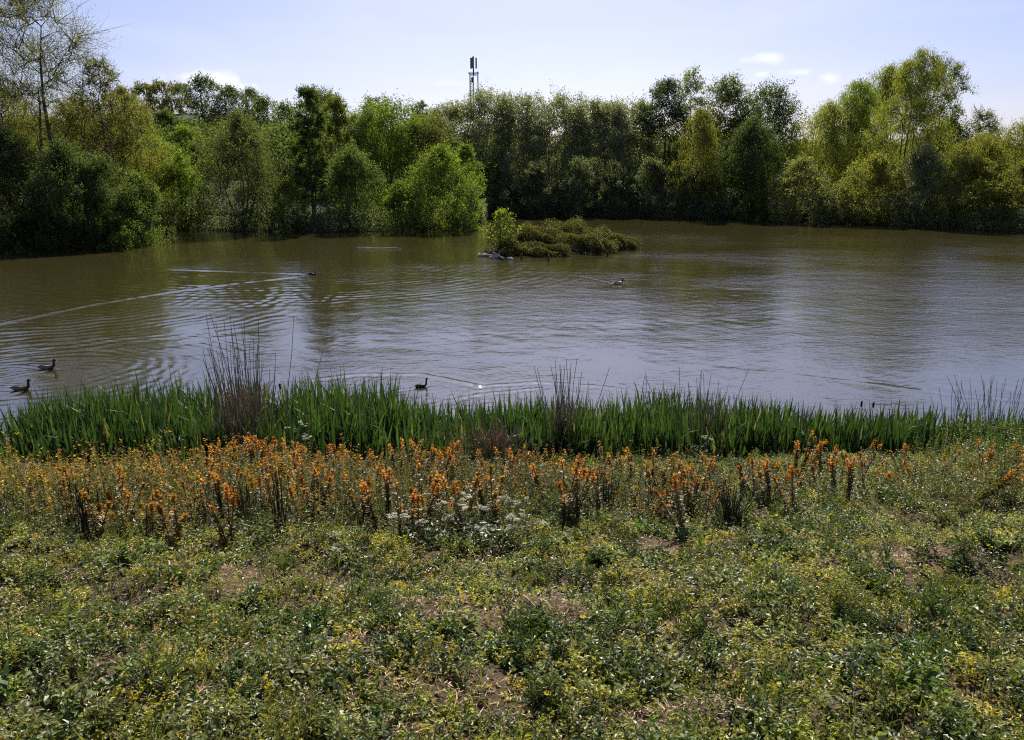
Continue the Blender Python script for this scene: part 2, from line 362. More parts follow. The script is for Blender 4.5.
# ------------------------------------------------------------------ trees
def make_tree(name, label, cat, x, y, h, w, style, c1, c2, seed, D, cover=2.3, leafL=None, base=.12, lean=0, group=None, z=None, m=None, tips=None, share=None):
    r = np.random.default_rng(seed); z = float(gz(x, y)) - .1 if z is None else z
    root = empty(name, (x, y, z), 0); tag(root, label, cat, group)
    if share is not None:
        for ch in share.children:
            c = ch.copy(); col.objects.link(c); c.parent = root
        root.scale = (w / share['w0'], w / share['w0'], h / share['h0']); root.rotation_euler.z = r.uniform(0, 6.28); return root
    Rw = w / 2; leafL = leafL or max(.12, .0020 * D)
    K = {'bush': 70, 'round': 80, 'column': 60, 'willow': 70, 'sparse': 60, 'spire': 34}[style]
    K = int((1.5 if style == 'sparse' else 2.3) * K * np.clip((h * w / 80) ** .4, .6, 1.7))
    t = r.uniform(0, 1, K) ** (.85 if style != 'sparse' else .7); a = r.uniform(0, 2 * pi, K)
    if style == 'bush': prof = np.sqrt(np.clip(1 - t ** 2.4, .02, 1)) * (.85 + .15 * np.sin(t * pi)); base = 0.02
    elif style in ('round', 'sparse'): prof = np.sqrt(np.clip(np.sin(pi * np.clip(t * .86 + .12, 0, 1)), .02, 1))
    elif style == 'column': prof = np.clip(1 - t ** 3, .12, 1) ** .5
    elif style == 'willow': prof = np.sqrt(np.clip(1 - t ** 2.8, .03, 1))
    else: prof = np.clip(1 - t, .08, 1) ** .6
    lob = 1 + .16 * np.sin(2 * a + r.uniform(0, 6)) + .14 * np.sin(3 * a + 5 * t + r.uniform(0, 6)) + .12 * np.sin(9 * t + r.uniform(0, 6))
    rf = np.sqrt(r.uniform(.05, 1, K)); rc = np.clip(r.normal(.13, .035, K), .07, .22) * min(w, h * .8)
    if style in ('column', 'spire'): rc *= .85
    rad = np.clip(Rw * prof * lob * rf - rc * .35, 0, None)
    cx = rad * np.cos(a) + lean * t * h; cy = rad * np.sin(a)
    cz = h * (base + (1 - base) * t) - rc * .35; cz = np.maximum(cz, rc * .35)
    # wood
    gb = Geo(); bark = C(.085, .07, .05) * r.uniform(.8, 1.2)
    ns = {'bush': 6, 'round': 2, 'column': 3, 'willow': 3, 'sparse': 2, 'spire': 1}[style]
    stems = []
    for k in range(ns):
        ph = r.uniform(0, 6.28); sp = {'bush': .55, 'round': .22, 'column': .15, 'willow': .3, 'sparse': .22, 'spire': .02}[style] * Rw
        tt = np.linspace(0, 1, 7); hh = h * (r.uniform(.6, .88) if style != 'spire' else .95)
        pts = np.stack([sp * np.cos(ph) * tt ** .8 + lean * tt * h * .8 + .03 * w * np.sin(5 * tt + ph), sp * np.sin(ph) * tt ** .8 + .03 * w * np.sin(4 * tt + 2 * ph), hh * tt - .25], 1)
        pts[0, :2] += r.normal(0, .12, 2); r0 = (.010 * h + .06) * (1 if ns < 3 else .6)
        tube(gb, pts, r0 * (1 - .82 * tt), bark, 7); stems.append(pts)
    gl = Geo(); LV = []
    nl = int(1.45 * cover * h * w * .8 / (.26 * leafL * leafL)); wts = rc ** 2; wts /= wts.sum()
    nodes = np.concatenate([np.stack([np.interp(np.linspace(.5, 6, 30), np.arange(7), q[:, i]) for i in range(3)], 1) for q in stems])
    nodes = nodes[nodes[:, 2] > min(.12 * h, .8)]
    for k in np.argsort(np.hypot(cx, cy) + .35 * cz):
        c = np.array([cx[k], cy[k], cz[k]]); dv = c - nodes; dn = np.linalg.norm(dv, axis=1)
        s0 = nodes[np.argmin(dn + 1.6 * np.clip(.55 * dn - dv[:, 2], 0, None))]; mid = s0 * .5 + c * .5 + np.array([0, 0, .05 * np.linalg.norm(c - s0) * r.uniform(-1, 2)])
        tt = np.linspace(0, 1, 6)[:, None]; pts = (1 - tt) ** 2 * s0 + 2 * tt * (1 - tt) * mid + tt ** 2 * c; pts[1:-1] += r.normal(0, .03 * np.linalg.norm(c - s0), (4, 3)); nodes = np.concatenate([nodes, pts[2:]])
        rb = .012 + .011 * np.linalg.norm(c - s0) + .0012 * h; tube(gb, pts, rb * (1 - .75 * tt[:, 0]), bark * 1.1, 5, False)
        n = int(nl * wts[k]) + 1; M = max(5, int(10 + n / 60)); outw = unit(np.array([c[0] - lean * c[2], c[1], 0.01]))
        td = unit(outw * .55 + r.normal(0, .75, (M, 3)) + np.array([0, 0, .35])); tl = rc[k] * r.uniform(.7, 1.5, M)
        if style in ('sparse', 'spire') or (k % 3 == 0 and D < 80):
            mm = min(M, 7) if style == 'sparse' else min(M, 4)
            for j in range(mm):
                e = c + td[j] * tl[j] * 1.25; tube(gb, [c, (c + e) / 2 + r.normal(0, .06 * rc[k], 3), e], [.02, .013, .005], bark, 4, False)
                if style == 'sparse':
                    for q in range(2):
                        o = c + td[j] * tl[j] * r.uniform(.3, 1); e2 = o + unit(td[j] + r.normal(0, .6, 3)) * tl[j] * .7
                        tube(gb, [o, e2], [.011, .005], bark, 3, False)
        j = r.integers(0, M, n); u = r.uniform(.05, 1, n) ** .7
        pos = c + td[j] * (tl[j] * u)[:, None] + r.normal(0, .13 * rc[k], (n, 3))
        if style == 'willow': pos[:, 2] -= rc[k] * 1.1 * u ** 2 * r.uniform(.3, 1.3, n); dd = r.normal(0, .45, (n, 3)) + [0, 0, -1.0]
        elif style == 'column': dd = r.normal(0, .5, (n, 3)) + [0, 0, .5]
        else: dd = td[j] * .7 + r.normal(0, .7, (n, 3))
        mixv = np.clip(r.uniform(-.15, 1.15) * .6 + r.uniform(0, 1, n) * .4, 0, 1)[:, None]
        cl = (c1 * (1 - mixv) + c2 * mixv) * r.uniform(.7, 1.3, n)[:, None]
        LV.append((pos, dd, r.normal(0, .7, (n, 3)) + [0, 0, .9], cl))
    pos, dd, nn, cl = (np.concatenate([q[i] for q in LV]) for i in range(4))
    pos[:, 2] = np.maximum(pos[:, 2], .05)
    Ls = leafL * r.uniform(.7, 1.4, len(pos)); wr = .32 if style == 'willow' else .52
    leaves(gl, pos, dd, nn, Ls * (1.15 if style == 'willow' else 1), Ls * wr, cl)
    gb.build('trunk', M_BARK, root); gl.build('crown', m or M_TREE, root); root['w0'] = w; root['h0'] = h
    return root
def T(name, label, cat, px, top, wpx, D, style, c1, c2, **kw):
    """tree given by picture column, top row, width and its distance"""
    a = at(px, top, D); z = float(gz(a[0], a[1])) - .1; h = a[2] - z; w = wpx / F * D
    T.n += 1; return make_tree(name, label, cat, a[0], a[1], h, w, style, c1, c2, 100 + T.n, D, z=z, **kw)
T.n = 0
DK = C(.066, .088, .032); MD = C(.115, .155, .034); BR = C(.18, .24, .032); YL = C(.23, .225, .06); OL = C(.19, .19, .05); GR = C(.17, .185, .115); GR2 = C(.27, .285, .18); DG = C(.088, .118, .045)
# left spit
T('bare_tree', 'tall half-leafed tree with open bare branches at the far left bank', 'tree', 22, -10, 130, 63, 'sparse', OL * .8, YL, cover=.5, base=.2, leafL=.095)
T('bare_tree', 'shorter thin half-bare tree with twiggy top beside the tall open one', 'tree', 98, 62, 62, 66, 'sparse', OL, YL * .8, cover=.5, base=.2)
T('willow_tree', 'yellowish willow under the twiggy half-bare tree', 'tree', 75, 95, 95, 68, 'willow', OL, YL * .9, cover=1.7)
T('willow_tree', 'yellow-green willow at the end of the left spit in front of the hill wood', 'tree', 122, 84, 62, 70, 'willow', OL, YL, cover=1.6)
T('willow_tree', 'dull green willow behind the dark shrubs at the left edge', 'tree', 5, 88, 100, 68, 'willow', OL * .8, OL, cover=1.7)
T('shrub', 'dark round shrub at the foot of the tall open tree', 'shrub', 5, 138, 100, 56, 'bush', DK, DG, cover=2.6)
T('shrub', 'dark broad shrub overhanging the water beside the leftmost one', 'shrub', 62, 150, 100, 55.5, 'bush', DK, DG, cover=2.6)
T('shrub', 'dark shrub with sunlit top on the left spit', 'shrub', 100, 160, 75, 56, 'bush', DK, MD, cover=2.6)
T('shrub', 'pale-tipped shrub sloping to the water at the end of the left spit', 'shrub', 136, 178, 60, 58, 'bush', DG, BR, cover=2.6, m=M_SILV)
T('shrub', 'low bright green shrub at the waterline of the left spit', 'shrub', 112, 213, 62, 54.3, 'bush', MD, BR, cover=2.6)
T('shrub', 'low dark shrub at the waterline in the left corner', 'shrub', 30, 208, 110, 53.8, 'bush', DK, DK * 1.2, cover=2.6)
# behind the spit and up the slope
T('shrub', 'yellow-green bush deep in the inlet behind the left spit', 'shrub', 178, 158, 62, 72, 'bush', MD, BR * 1.1)
T('shrub', 'light green bush on the slope above the inlet', 'shrub', 150, 140, 62, 88, 'round', MD, BR)
T('shrub', 'dark green bush between the left spit and the inlet', 'shrub', 145, 120, 55, 100, 'bush', DG, MD)
T('shrub', 'bright bush on the slope under the hill wood', 'shrub', 185, 128, 60, 105, 'bush', MD, BR)
T('shrub', 'dark bush on the slope beside the pale round willow', 'shrub', 165, 112, 50, 118, 'bush', DG, MD)
hill = [(118, 92, 40, 145, 'OL'), (143, 84, 34, 150, 'OL'), (160, 82, 30, 152, 'OL'), (178, 84, 32, 155, 'OL'), (202, 78, 46, 140, 'DG'), (228, 88, 40, 140, 'DG'), (248, 90, 34, 145, 'DG'), (264, 98, 36, 135, 'MD'), (286, 104, 36, 130, 'MD')]
nm = {'OL': 'brownish thin-topped tree', 'DG': 'dark round-topped tree', 'MD': 'mid green tree'}; first = {}
wh = ['first', 'second', 'third', 'fourth', 'fifth', 'sixth', 'seventh', 'eighth', 'last']
for i, (px, tp, wp, D, k) in enumerate(hill):
    c = {'OL': (OL * .75, OL), 'DG': (DK, DG), 'MD': (DG, MD)}[k]
    o = T('hill_tree', '%s on the far wooded hill, %s of nine from the left' % (nm[k], wh[i]), 'tree', px, tp, wp, D, 'round', *c, cover=2.2, base=.02, group='trees on the far wooded hill', share=first.get(k))
    first.setdefault(k, o)
# middle-left bank
T('willow_tree', 'broad pale round willow with many thin stems at the inlet', 'tree', 238, 118, 108, 71, 'bush', C(.085, .105, .035), C(.15, .17, .06), cover=1.9, m=M_SILV)
T('shrub', 'small bright shrub between the pale round willow and the dark upright tree', 'shrub', 286, 182, 48, 69, 'bush', MD, BR, cover=1.7)
T('poplar_tree', 'dark upright column-shaped tree beside the pale round willow', 'tree', 307, 90, 46, 73, 'column', DG * .9, MD * .9, cover=2.8, base=.2)
T('poplar_tree', 'paler upright tree just behind the dark column-shaped one', 'tree', 334, 100, 48, 80, 'column', MD, OL)
T('broadleaf_tree', 'grey-green tree behind the upright pair', 'tree', 350, 118, 50, 86, 'round', GR, GR2)
T('broadleaf_tree', 'bright green full tree standing behind the middle-left bank', 'tree', 385, 100, 84, 87, 'round', MD, BR, cover=2.4)
T('shrub', 'dark shrub with yellow-green top below the upright trees', 'shrub', 350, 150, 66, 71, 'bush', DG, MD * 1.2, cover=2.6)
T('shrub', 'low shrub with flat bright top beside the water', 'shrub', 400, 186, 56, 69, 'bush', DG, BR, cover=2.6)
T('shrub', 'large bright green rounded bush at the point of the middle bank', 'shrub', 440, 150, 86, 71.5, 'bush', MD, BR * 1.1, cover=2.6)
T('shrub', 'green bush leaning out behind the large rounded one', 'shrub', 466, 146, 40, 80, 'bush', MD, BR)
T('broadleaf_tree', 'mid green tree between the bright full tree and the mast', 'tree', 425, 116, 66, 90, 'round', DG, OL)
T('broadleaf_tree', 'distant dark conical tree showing over the bright full one', 'tree', 374, 98, 24, 130, 'round', DK, DG, group='far tree tops')
T('broadleaf_tree', 'distant dark tree top close to the mast', 'tree', 420, 103, 26, 130, 'round', DK, DG, group='far tree tops')
T('broadleaf_tree', 'distant tree showing between the hill wood and the dark upright tree', 'tree', 322, 92, 60, 120, 'round', DG, MD, group='far tree tops')
# far bank: a long row of grey-green trees
row = [(447, 108, 60, 98), (487, 92, 62, 97), (520, 96, 60, 99), (552, 97, 62, 97), (584, 99, 58, 99), (612, 104, 56, 97), (642, 104, 54, 99)]
wr2 = ['first, left of the mast', 'second, right of the mast', 'third', 'fourth, above the island', 'fifth', 'sixth', 'seventh, beside the tall dark trees']
for i, (px, tp, wp, D) in enumerate(row):
    wp *= 1.35; D += 5
    T('grey_willow', 'grey-green silvery tree in the long far row, %s' % wr2[i], 'tree', px, tp, wp, D, 'column', GR, GR2, cover=2.3, base=.04, group='grey-green trees on the far bank', m=M_SILV)
for i, (px, tp, wp, D, s) in enumerate([(505, 184, 60, 93.5, 'dark low shrub behind the island shrub'), (536, 166, 62, 93, 'grey shrub at the waterline left of the row centre'), (578, 160, 66, 93, 'silvery shrub at the waterline behind the island'), (618, 172, 60, 92.5, 'dark grey shrub at the waterline right of the island'), (655, 162, 62, 92, 'grey shrub at the waterline below the tall dark trees'), (700, 172, 60, 90, 'dark shrub under the golden weeping tree'), (474, 176, 40, 94, 'dark shrub at the back of the narrow channel')]):
    T('shrub', s, 'shrub', px, tp, wp, D, 'bush', DG * .9, GR * .9, cover=2.4, m=M_SILV if i in (1, 2, 4) else None, group='shrubs along the far waterline')
T('broadleaf_tree', 'tall slender spiky tree rising above the far row', 'tree', 692, 68, 44, 105, 'column', GR, GR2, cover=.9, base=.1)
T('broadleaf_tree', 'dark leafy tree left of the tall spiky one', 'tree', 668, 82, 54, 102, 'round', DK, DG, cover=2.2)
T('weeping_birch', 'golden-olive weeping tree in front of the dark far wood', 'tree', 702, 108, 50, 90, 'willow', OL, C(.17, .17, .04), cover=2.2)
T('broadleaf_tree', 'dark tree with lighter top behind the golden weeping tree', 'tree', 728, 80, 62, 100, 'round', DG, OL, cover=2.4)
T('broadleaf_tree', 'dark tree next to the big weeping willows', 'tree', 770, 88, 64, 97, 'round', DK, MD, cover=2.4)
T('broadleaf_tree', 'dark low-crowned tree in the gap behind the right shrubs', 'tree', 755, 120, 70, 88, 'bush', DK, DG, cover=2.4)
# right bank
WL = C(.17, .19, .045); WL2 = C(.27, .28, .07)
T('weeping_willow', 'first big weeping willow of the right bank, lowest on its left', 'tree', 828, 102, 84, 92, 'willow', WL, WL2, cover=2.3)
T('weeping_willow', 'weeping willow with rounded bright top in the middle of the right bank', 'tree', 862, 78, 66, 94, 'willow', WL, BR * 1.1, cover=2.3)
T('weeping_willow', 'second tallest weeping willow of the right bank', 'tree', 892, 64, 70, 100, 'willow', WL, WL2, cover=2.3)
T('weeping_willow', 'tallest weeping willow of the right bank', 'tree', 924, 48, 74, 83, 'willow', WL, WL2, cover=2.1)
T('bare_tree', 'thin-leaved open limb tree sticking out beyond the tallest weeping willow', 'tree', 948, 62, 50, 92, 'sparse', OL, MD, cover=.7, base=.3)
T('broadleaf_tree', 'dark tree between the tallest willow and the right edge', 'tree', 950, 122, 62, 92, 'round', DK, MD)
T('bare_tree', 'open twiggy tree showing over the right-hand bushes', 'tree', 985, 112, 44, 92, 'sparse', OL, MD, cover=.5, base=.3)
T('willow_tree', 'golden-green willow at the right edge of the bank', 'tree', 1030, 116, 100, 79, 'willow', WL, YL, cover=2.3)
T('willow_tree', 'olive willow beside the one at the right edge', 'tree', 985, 134, 76, 82, 'willow', OL, WL2, cover=2.3)
T('shrub', 'low yellow-green shrub left end of the right bank', 'shrub', 754, 190, 46, 85, 'bush', MD, BR, cover=2.4)
T('shrub', 'grey-green rounded shrub under the first big willow', 'shrub', 803, 160, 70, 82, 'bush', GR, WL2 * .9, cover=2.4)
T('shrub', 'olive rounded shrub under the middle willows', 'shrub', 876, 157, 76, 79, 'bush', OL, WL2 * .9, cover=2.4)
T('shrub', 'silvery bush under the tallest willow', 'shrub', 925, 150, 66, 77, 'bush', GR, GR2, cover=2.4, m=M_SILV)
T('shrub', 'brown-olive broad bush left of the right edge', 'shrub', 972, 158, 80, 74, 'bush', OL * .9, WL, cover=2.4)
T('shrub', 'dark olive broad bush cut by the right edge', 'shrub', 1028, 165, 86, 71, 'bush', OL * .8, WL, cover=2.4)
T('shrub', 'low grey shrub between the two rounded right bank shrubs', 'shrub', 840, 186, 46, 80, 'bush', DG, GR, cover=2.4)
# a step beyond the frame
T('willow_tree', 'willow standing past the left edge of the view', 'tree', -70, 80, 110, 60, 'willow', OL, WL, cover=1.8)
T('willow_tree', 'willow standing past the right edge of the view', 'tree', 1115, 105, 110, 68, 'willow', WL, WL2, cover=1.8)
for i, (px, tp, wp, D, sd_) in enumerate([(-190, 60, 150, 54, 'left'), (-330, 80, 160, 50, 'left'), (-480, 70, 170, 46, 'left'), (-130, 150, 120, 51, 'left'), (1230, 90, 130, 62, 'right'), (1360, 70, 150, 56, 'right'), (1500, 80, 160, 50, 'right')]):
    T('willow_tree', 'bushy willow on the %s bank beyond the picture edge, %s out' % (sd_, ('second', 'third', 'fourth', 'lowest', 'second', 'third', 'fourth')[i]), 'tree', px, tp, wp, D, 'bush', WL, WL2, cover=1.8, leafL=.2)
# deep wood behind everything, reads as one mass
g = Geo(); r = np.random.default_rng(77)
for i in range(130):
    px = r.uniform(-150, 1180); D = r.uniform(112, 150) if px > 480 else r.uniform(95, 135)
    a = at(px, 132 + r.uniform(-12, 10) + (14 if px > 760 else 0), D); gzv = float(gz(a[0], a[1])); n = 2600; hh = max(3, a[2] - gzv)
    q = unit(r.normal(0, 1, (n, 3))) * (r.uniform(.2, 1, n) ** .5)[:, None]; pos = q * [5.5, 4, hh / 2] + [a[0], a[1], gzv + hh / 2] + r.normal(0, .3, (n, 3))
    leaves(g, pos, r.normal(0, 1, (n, 3)), r.normal(0, 1, (n, 3)), .5, .32, (DK * (1 - (v := r.uniform(0, 1, (n, 1)))) + MD * v) * r.uniform(.7, 1.2, (n, 1)))
tag(g.build('distant_woods', M_TREE), 'dense dark wood filling in behind the bank trees', 'wood', kind='stuff')
# tangled undergrowth right at the far waterline
g = Geo(); fp = np.array(far)
for a, b in zip(fp[:-1], fp[1:]):
    l = np.hypot(*(b - a)); n = int(l * 520); tt = r.uniform(0, 1, n)[:, None]; e = (b - a) / l; nrm = np.array([-e[1], e[0]])
    # polygon runs left to right along the far side: outward normal points away from the pond
    off = np.abs(r.normal(0, .9, n)) - .25; xy = a + (b - a) * tt + nrm * off[:, None]
    hh = r.uniform(0, 1, n) ** 1.2 * (1.9 + .5 * wob(xy[:, 0], xy[:, 1], 3, 1)); zz = np.maximum(gz(xy[:, 0], xy[:, 1]), 0) + hh
    leaves(g, np.stack([xy[:, 0], xy[:, 1], zz], 1), r.normal(0, .8, (n, 3)) + [0, 0, .2], r.normal(0, 1, (n, 3)), .24, .1, (DG * (1 - (v := r.uniform(0, 1, (n, 1)))) + GR2 * v))
tag(g.build('undergrowth', M_TREE), 'tangled dark undergrowth along the far waterline', 'undergrowth', kind='stuff')

# ------------------------------------------------------------------ telecom mast
mp_ = at(474, 118, 118); mz = float(gz(mp_[0], mp_[1])); top = at(474, 57, 118)[2] - mz
ms = empty('telecom_mast', (mp_[0], mp_[1], mz)); tag(ms, 'tall grey telecom mast with panel antennas rising behind the far row of trees', 'mast')
grey = C(.10, .10, .11); px1 = 118 / F
g = Geo(); hp = top - 2.15; wv = .42
for k in range(3):
    a = k * 2 * pi / 3; tube(g, [[wv * math.cos(a) - .35, wv * math.sin(a), 0], [wv * .75 * math.cos(a) - .35, wv * .75 * math.sin(a), hp]], .07, grey, 6)
zz = .4; k = 0
while zz < hp - .6:
    s = wv * (1 - .25 * zz / hp)
    for j in range(3):
        a = j * 2 * pi / 3; b_ = (j + 1) * 2 * pi / 3
        tube(g, [[s * math.cos(a) - .35, s * math.sin(a), zz], [s * math.cos(b_) - .35, s * math.sin(b_), zz + .6]], .03, grey, 4)
        tube(g, [[s * math.cos(a) - .35, s * math.sin(a), zz], [s * math.cos(b_) - .35, s * math.sin(b_), zz]], .03, grey, 4)
    zz += .6
g.build('lattice_tower', M_METAL, ms)
g = Geo(); tube(g, [[0, 0, hp - .3], [0, 0, top + .1]], .10, grey, 8); g.build('head_pole', M_METAL, ms)
for k in range(3):
    a = k * 2 * pi / 3 + .4; g = Geo(); box(g, [.42 * math.cos(a), .42 * math.sin(a), top - .8], (.14, .26, 1.45), C(.16, .16, .17), a)
    g.build('antenna_panel', M_METAL, ms)
g = Geo(); box(g, [0, 0, hp], (1.5, .16, .14), grey); box(g, [0, 0, hp - .25], (.9, .5, .1), grey); g.build('head_bracket', M_METAL, ms)
g = Geo(); tube(g, [[.62, 0, hp + .2], [.62, 0, hp - 2.4]], .09, grey, 6); tube(g, [[.62, 0, hp - 2.4], [.62, 0, 0]], .025, grey, 5); g.build('feeder_pole', M_METAL, ms)
g = Geo(); box(g, [-.15, .1, hp - .9], (.35, .3, .7), C(.08, .08, .09)); g.build('radio_box', M_METAL, ms)

# ------------------------------------------------------------------ island
r = np.random.default_rng(9)
def low_bush(px, py, w, h, c1, c2, label, seed, L0=.10, m=M_TREE):
    h *= 1.2; w *= 1.3
    p = W0(px, py, .2); z = float(gz(p[0], p[1])) - .03; rr = np.random.default_rng(seed)
    root = empty('bramble_bush', (p[0], p[1], z)); tag(root, label, 'bush', 'low bushes on the island')
    n = int(w * 4200); q = unit(rr.normal(0, 1, (n, 3))); q[:, 2] = np.abs(q[:, 2]); rad = rr.uniform(.35, 1, n) ** .4
    bump = 1 + .18 * np.sin(q[:, 0] * 7 + seed) + .15 * np.sin(q[:, 1] * 9 + q[:, 0] * 5 + seed * 2)
    pos = q * (rad * bump)[:, None] * [w / 2, w / 2 * .75, h]; v = rr.uniform(0, 1, (n, 1)) ** 1.6
    g = Geo(); leaves(g, pos, rr.normal(0, .7, (n, 3)) + q * .6, rr.normal(0, .6, (n, 3)) + [0, 0, 1], L0 * rr.uniform(.7, 1.3, n), L0 * .55, (c1 * (1 - v) + c2 * v) * rr.uniform(.7, 1.25, (n, 1)))
    g.build('foliage', m, root); g = Geo()
    for k in range(26):
        e = pos[rr.integers(n)] * rr.uniform(.9, 1.25); tube(g, [[rr.normal(0, .1), rr.normal(0, .1), -.1], e * [.5, .5, .7], e], [.02, .012, .006], C(.07, .05, .035), 4, False)
    g.build('stems', M_BARK, root)
G1, G2 = C(.05, .058, .03), C(.19, .175, .05)
for i, (px, py, w, h, lb) in enumerate([(512, 251, 2.6, .95, 'dark low bush beneath the bright shrub on the island'), (535, 247, 3.0, 1.1, 'yellow-topped low bush next to the bright shrub on the island'), (548, 252, 2.6, .8, 'dark low bush at the front centre of the island'), (566, 244, 3.2, 1.3, 'highest mounded low bush at the middle of the island'), (585, 249, 3.0, .95, 'low bush right of the island middle, at its front'), (600, 243, 2.8, .95, 'low bush at the back of the island towards its right end'), (616, 246, 2.2, .7, 'small low bush at the right end of the island'), (624, 243, 1.6, .75, 'rounded dark bush at the right tip of the island')]):
    low_bush(px, py, w, h, G1, G2 if i not in (2, 7) else G2 * .6, lb, 40 + i)
p = W0(503, 251, .2); pt = at(503, 209, p[1])
make_tree('shrub', 'bright yellow-green young shrub standing at the left end of the island', 'shrub', p[0], p[1], pt[2] - .3, 2.1, 'round', BR * 1.1, C(.2, .23, .03), 901, 50, cover=1.0, leafL=.14, base=.15, z=.25)
for i, (a, b_, rd, lb) in enumerate([((478, 254), (500, 256.5), .10, 'pale weathered log lying at the left tip of the island'), ((489, 251), (504, 259), .09, 'pale log slanting into the water below the bright island shrub'), ((484, 252.5), (496, 250), .07, 'thin grey log behind the other two at the island tip')]):
    A = W0(*a, .1); B = W0(*b_, .1); o = empty('log', ((A[0] + B[0]) / 2, (A[1] + B[1]) / 2, .1)); tag(o, lb, 'log', 'logs at the island tip'); g = Geo()
    d = (B - A) / 2; tt = np.linspace(-1, 1, 7); tube(g, np.stack([d[0] * tt, d[1] * tt, .015 * np.sin(tt * 4 + i) + .03 * i], 1), rd * .6 * (1 + .15 * np.sin(tt * 7)), C(.3, .27, .23), 9); g.build('trunk', M_BARK, o)
    g = Geo(); tube(g, [[d[0] * .3, d[1] * .3, rd * .5], [d[0] * .3 + .1, d[1] * .3 + .1, rd + .22]], [.04, .02], C(.3, .27, .23), 6); g.build('branch_stub', M_BARK, o)
A = W0(357, 248); B = W0(402, 248.5); g = Geo(); tt = np.linspace(0, 1, 9); P = A + (B - A) * tt[:, None]
tube(g, np.stack([P[:, 0], P[:, 1] + .1 * np.sin(tt * 5), .012 + .012 * np.sin(tt * 9)], 1), .035 + .012 * np.sin(tt * 11), C(.4, .38, .33), 8)
tag(g.build('floating_branch', M_BARK), 'pale branch floating flat on the water left of the island', 'branch')
for i, (px, py) in enumerate([(521, 259), (548, 261), (607, 256)]):
    A = W0(px, py); g = Geo(); tube(g, [[A[0], A[1], -.5], [A[0] + .03, A[1], .32]], .06, C(.05, .04, .03), 7)
    tag(g.build('stake', M_BARK), 'short dark stake in the water before the island, %s of three' % ('left', 'middle', 'right')[i], 'stake', 'stakes along the island edge')

for i, (px, py, w, lb) in enumerate([(483, 255.5, .34, 'pale stone at the water edge, outermost at the island tip'), (494, 257.5, .28, 'pale stone below the bright island shrub'), (500, 253, .3, 'grey stone behind the island logs'), (510, 259, .22, 'small pale stone at the front edge of the island')]):
    A = W0(px, py, .05); g = Geo(); rs = np.random.default_rng(70 + i); a = np.arange(10) * 2 * pi / 10; rg = []
    for t_, q in ((-.5, .8), (-.15, 1), (.2, .85), (.42, .45), (.48, .02)):
        rr_ = w * q * (1 + .18 * np.sin(2 * a + i) + rs.normal(0, .05, 10)); rg.append(np.stack([np.cos(a) * rr_, np.sin(a) * rr_ * .7, np.full(10, t_ * w) + rs.normal(0, .015, 10)], 1))
    f = [[q * 10 + j, q * 10 + (j + 1) % 10, (q + 1) * 10 + (j + 1) % 10, (q + 1) * 10 + j] for q in range(4) for j in range(10)]
    g.add(np.concatenate(rg), f, C(.30, .27, .23) * (.7 if i == 2 else 1)); o = g.build('stone', M_BARK); o.location = (A[0], A[1], .06); tag(o, lb, 'stone', 'stones at the island tip')

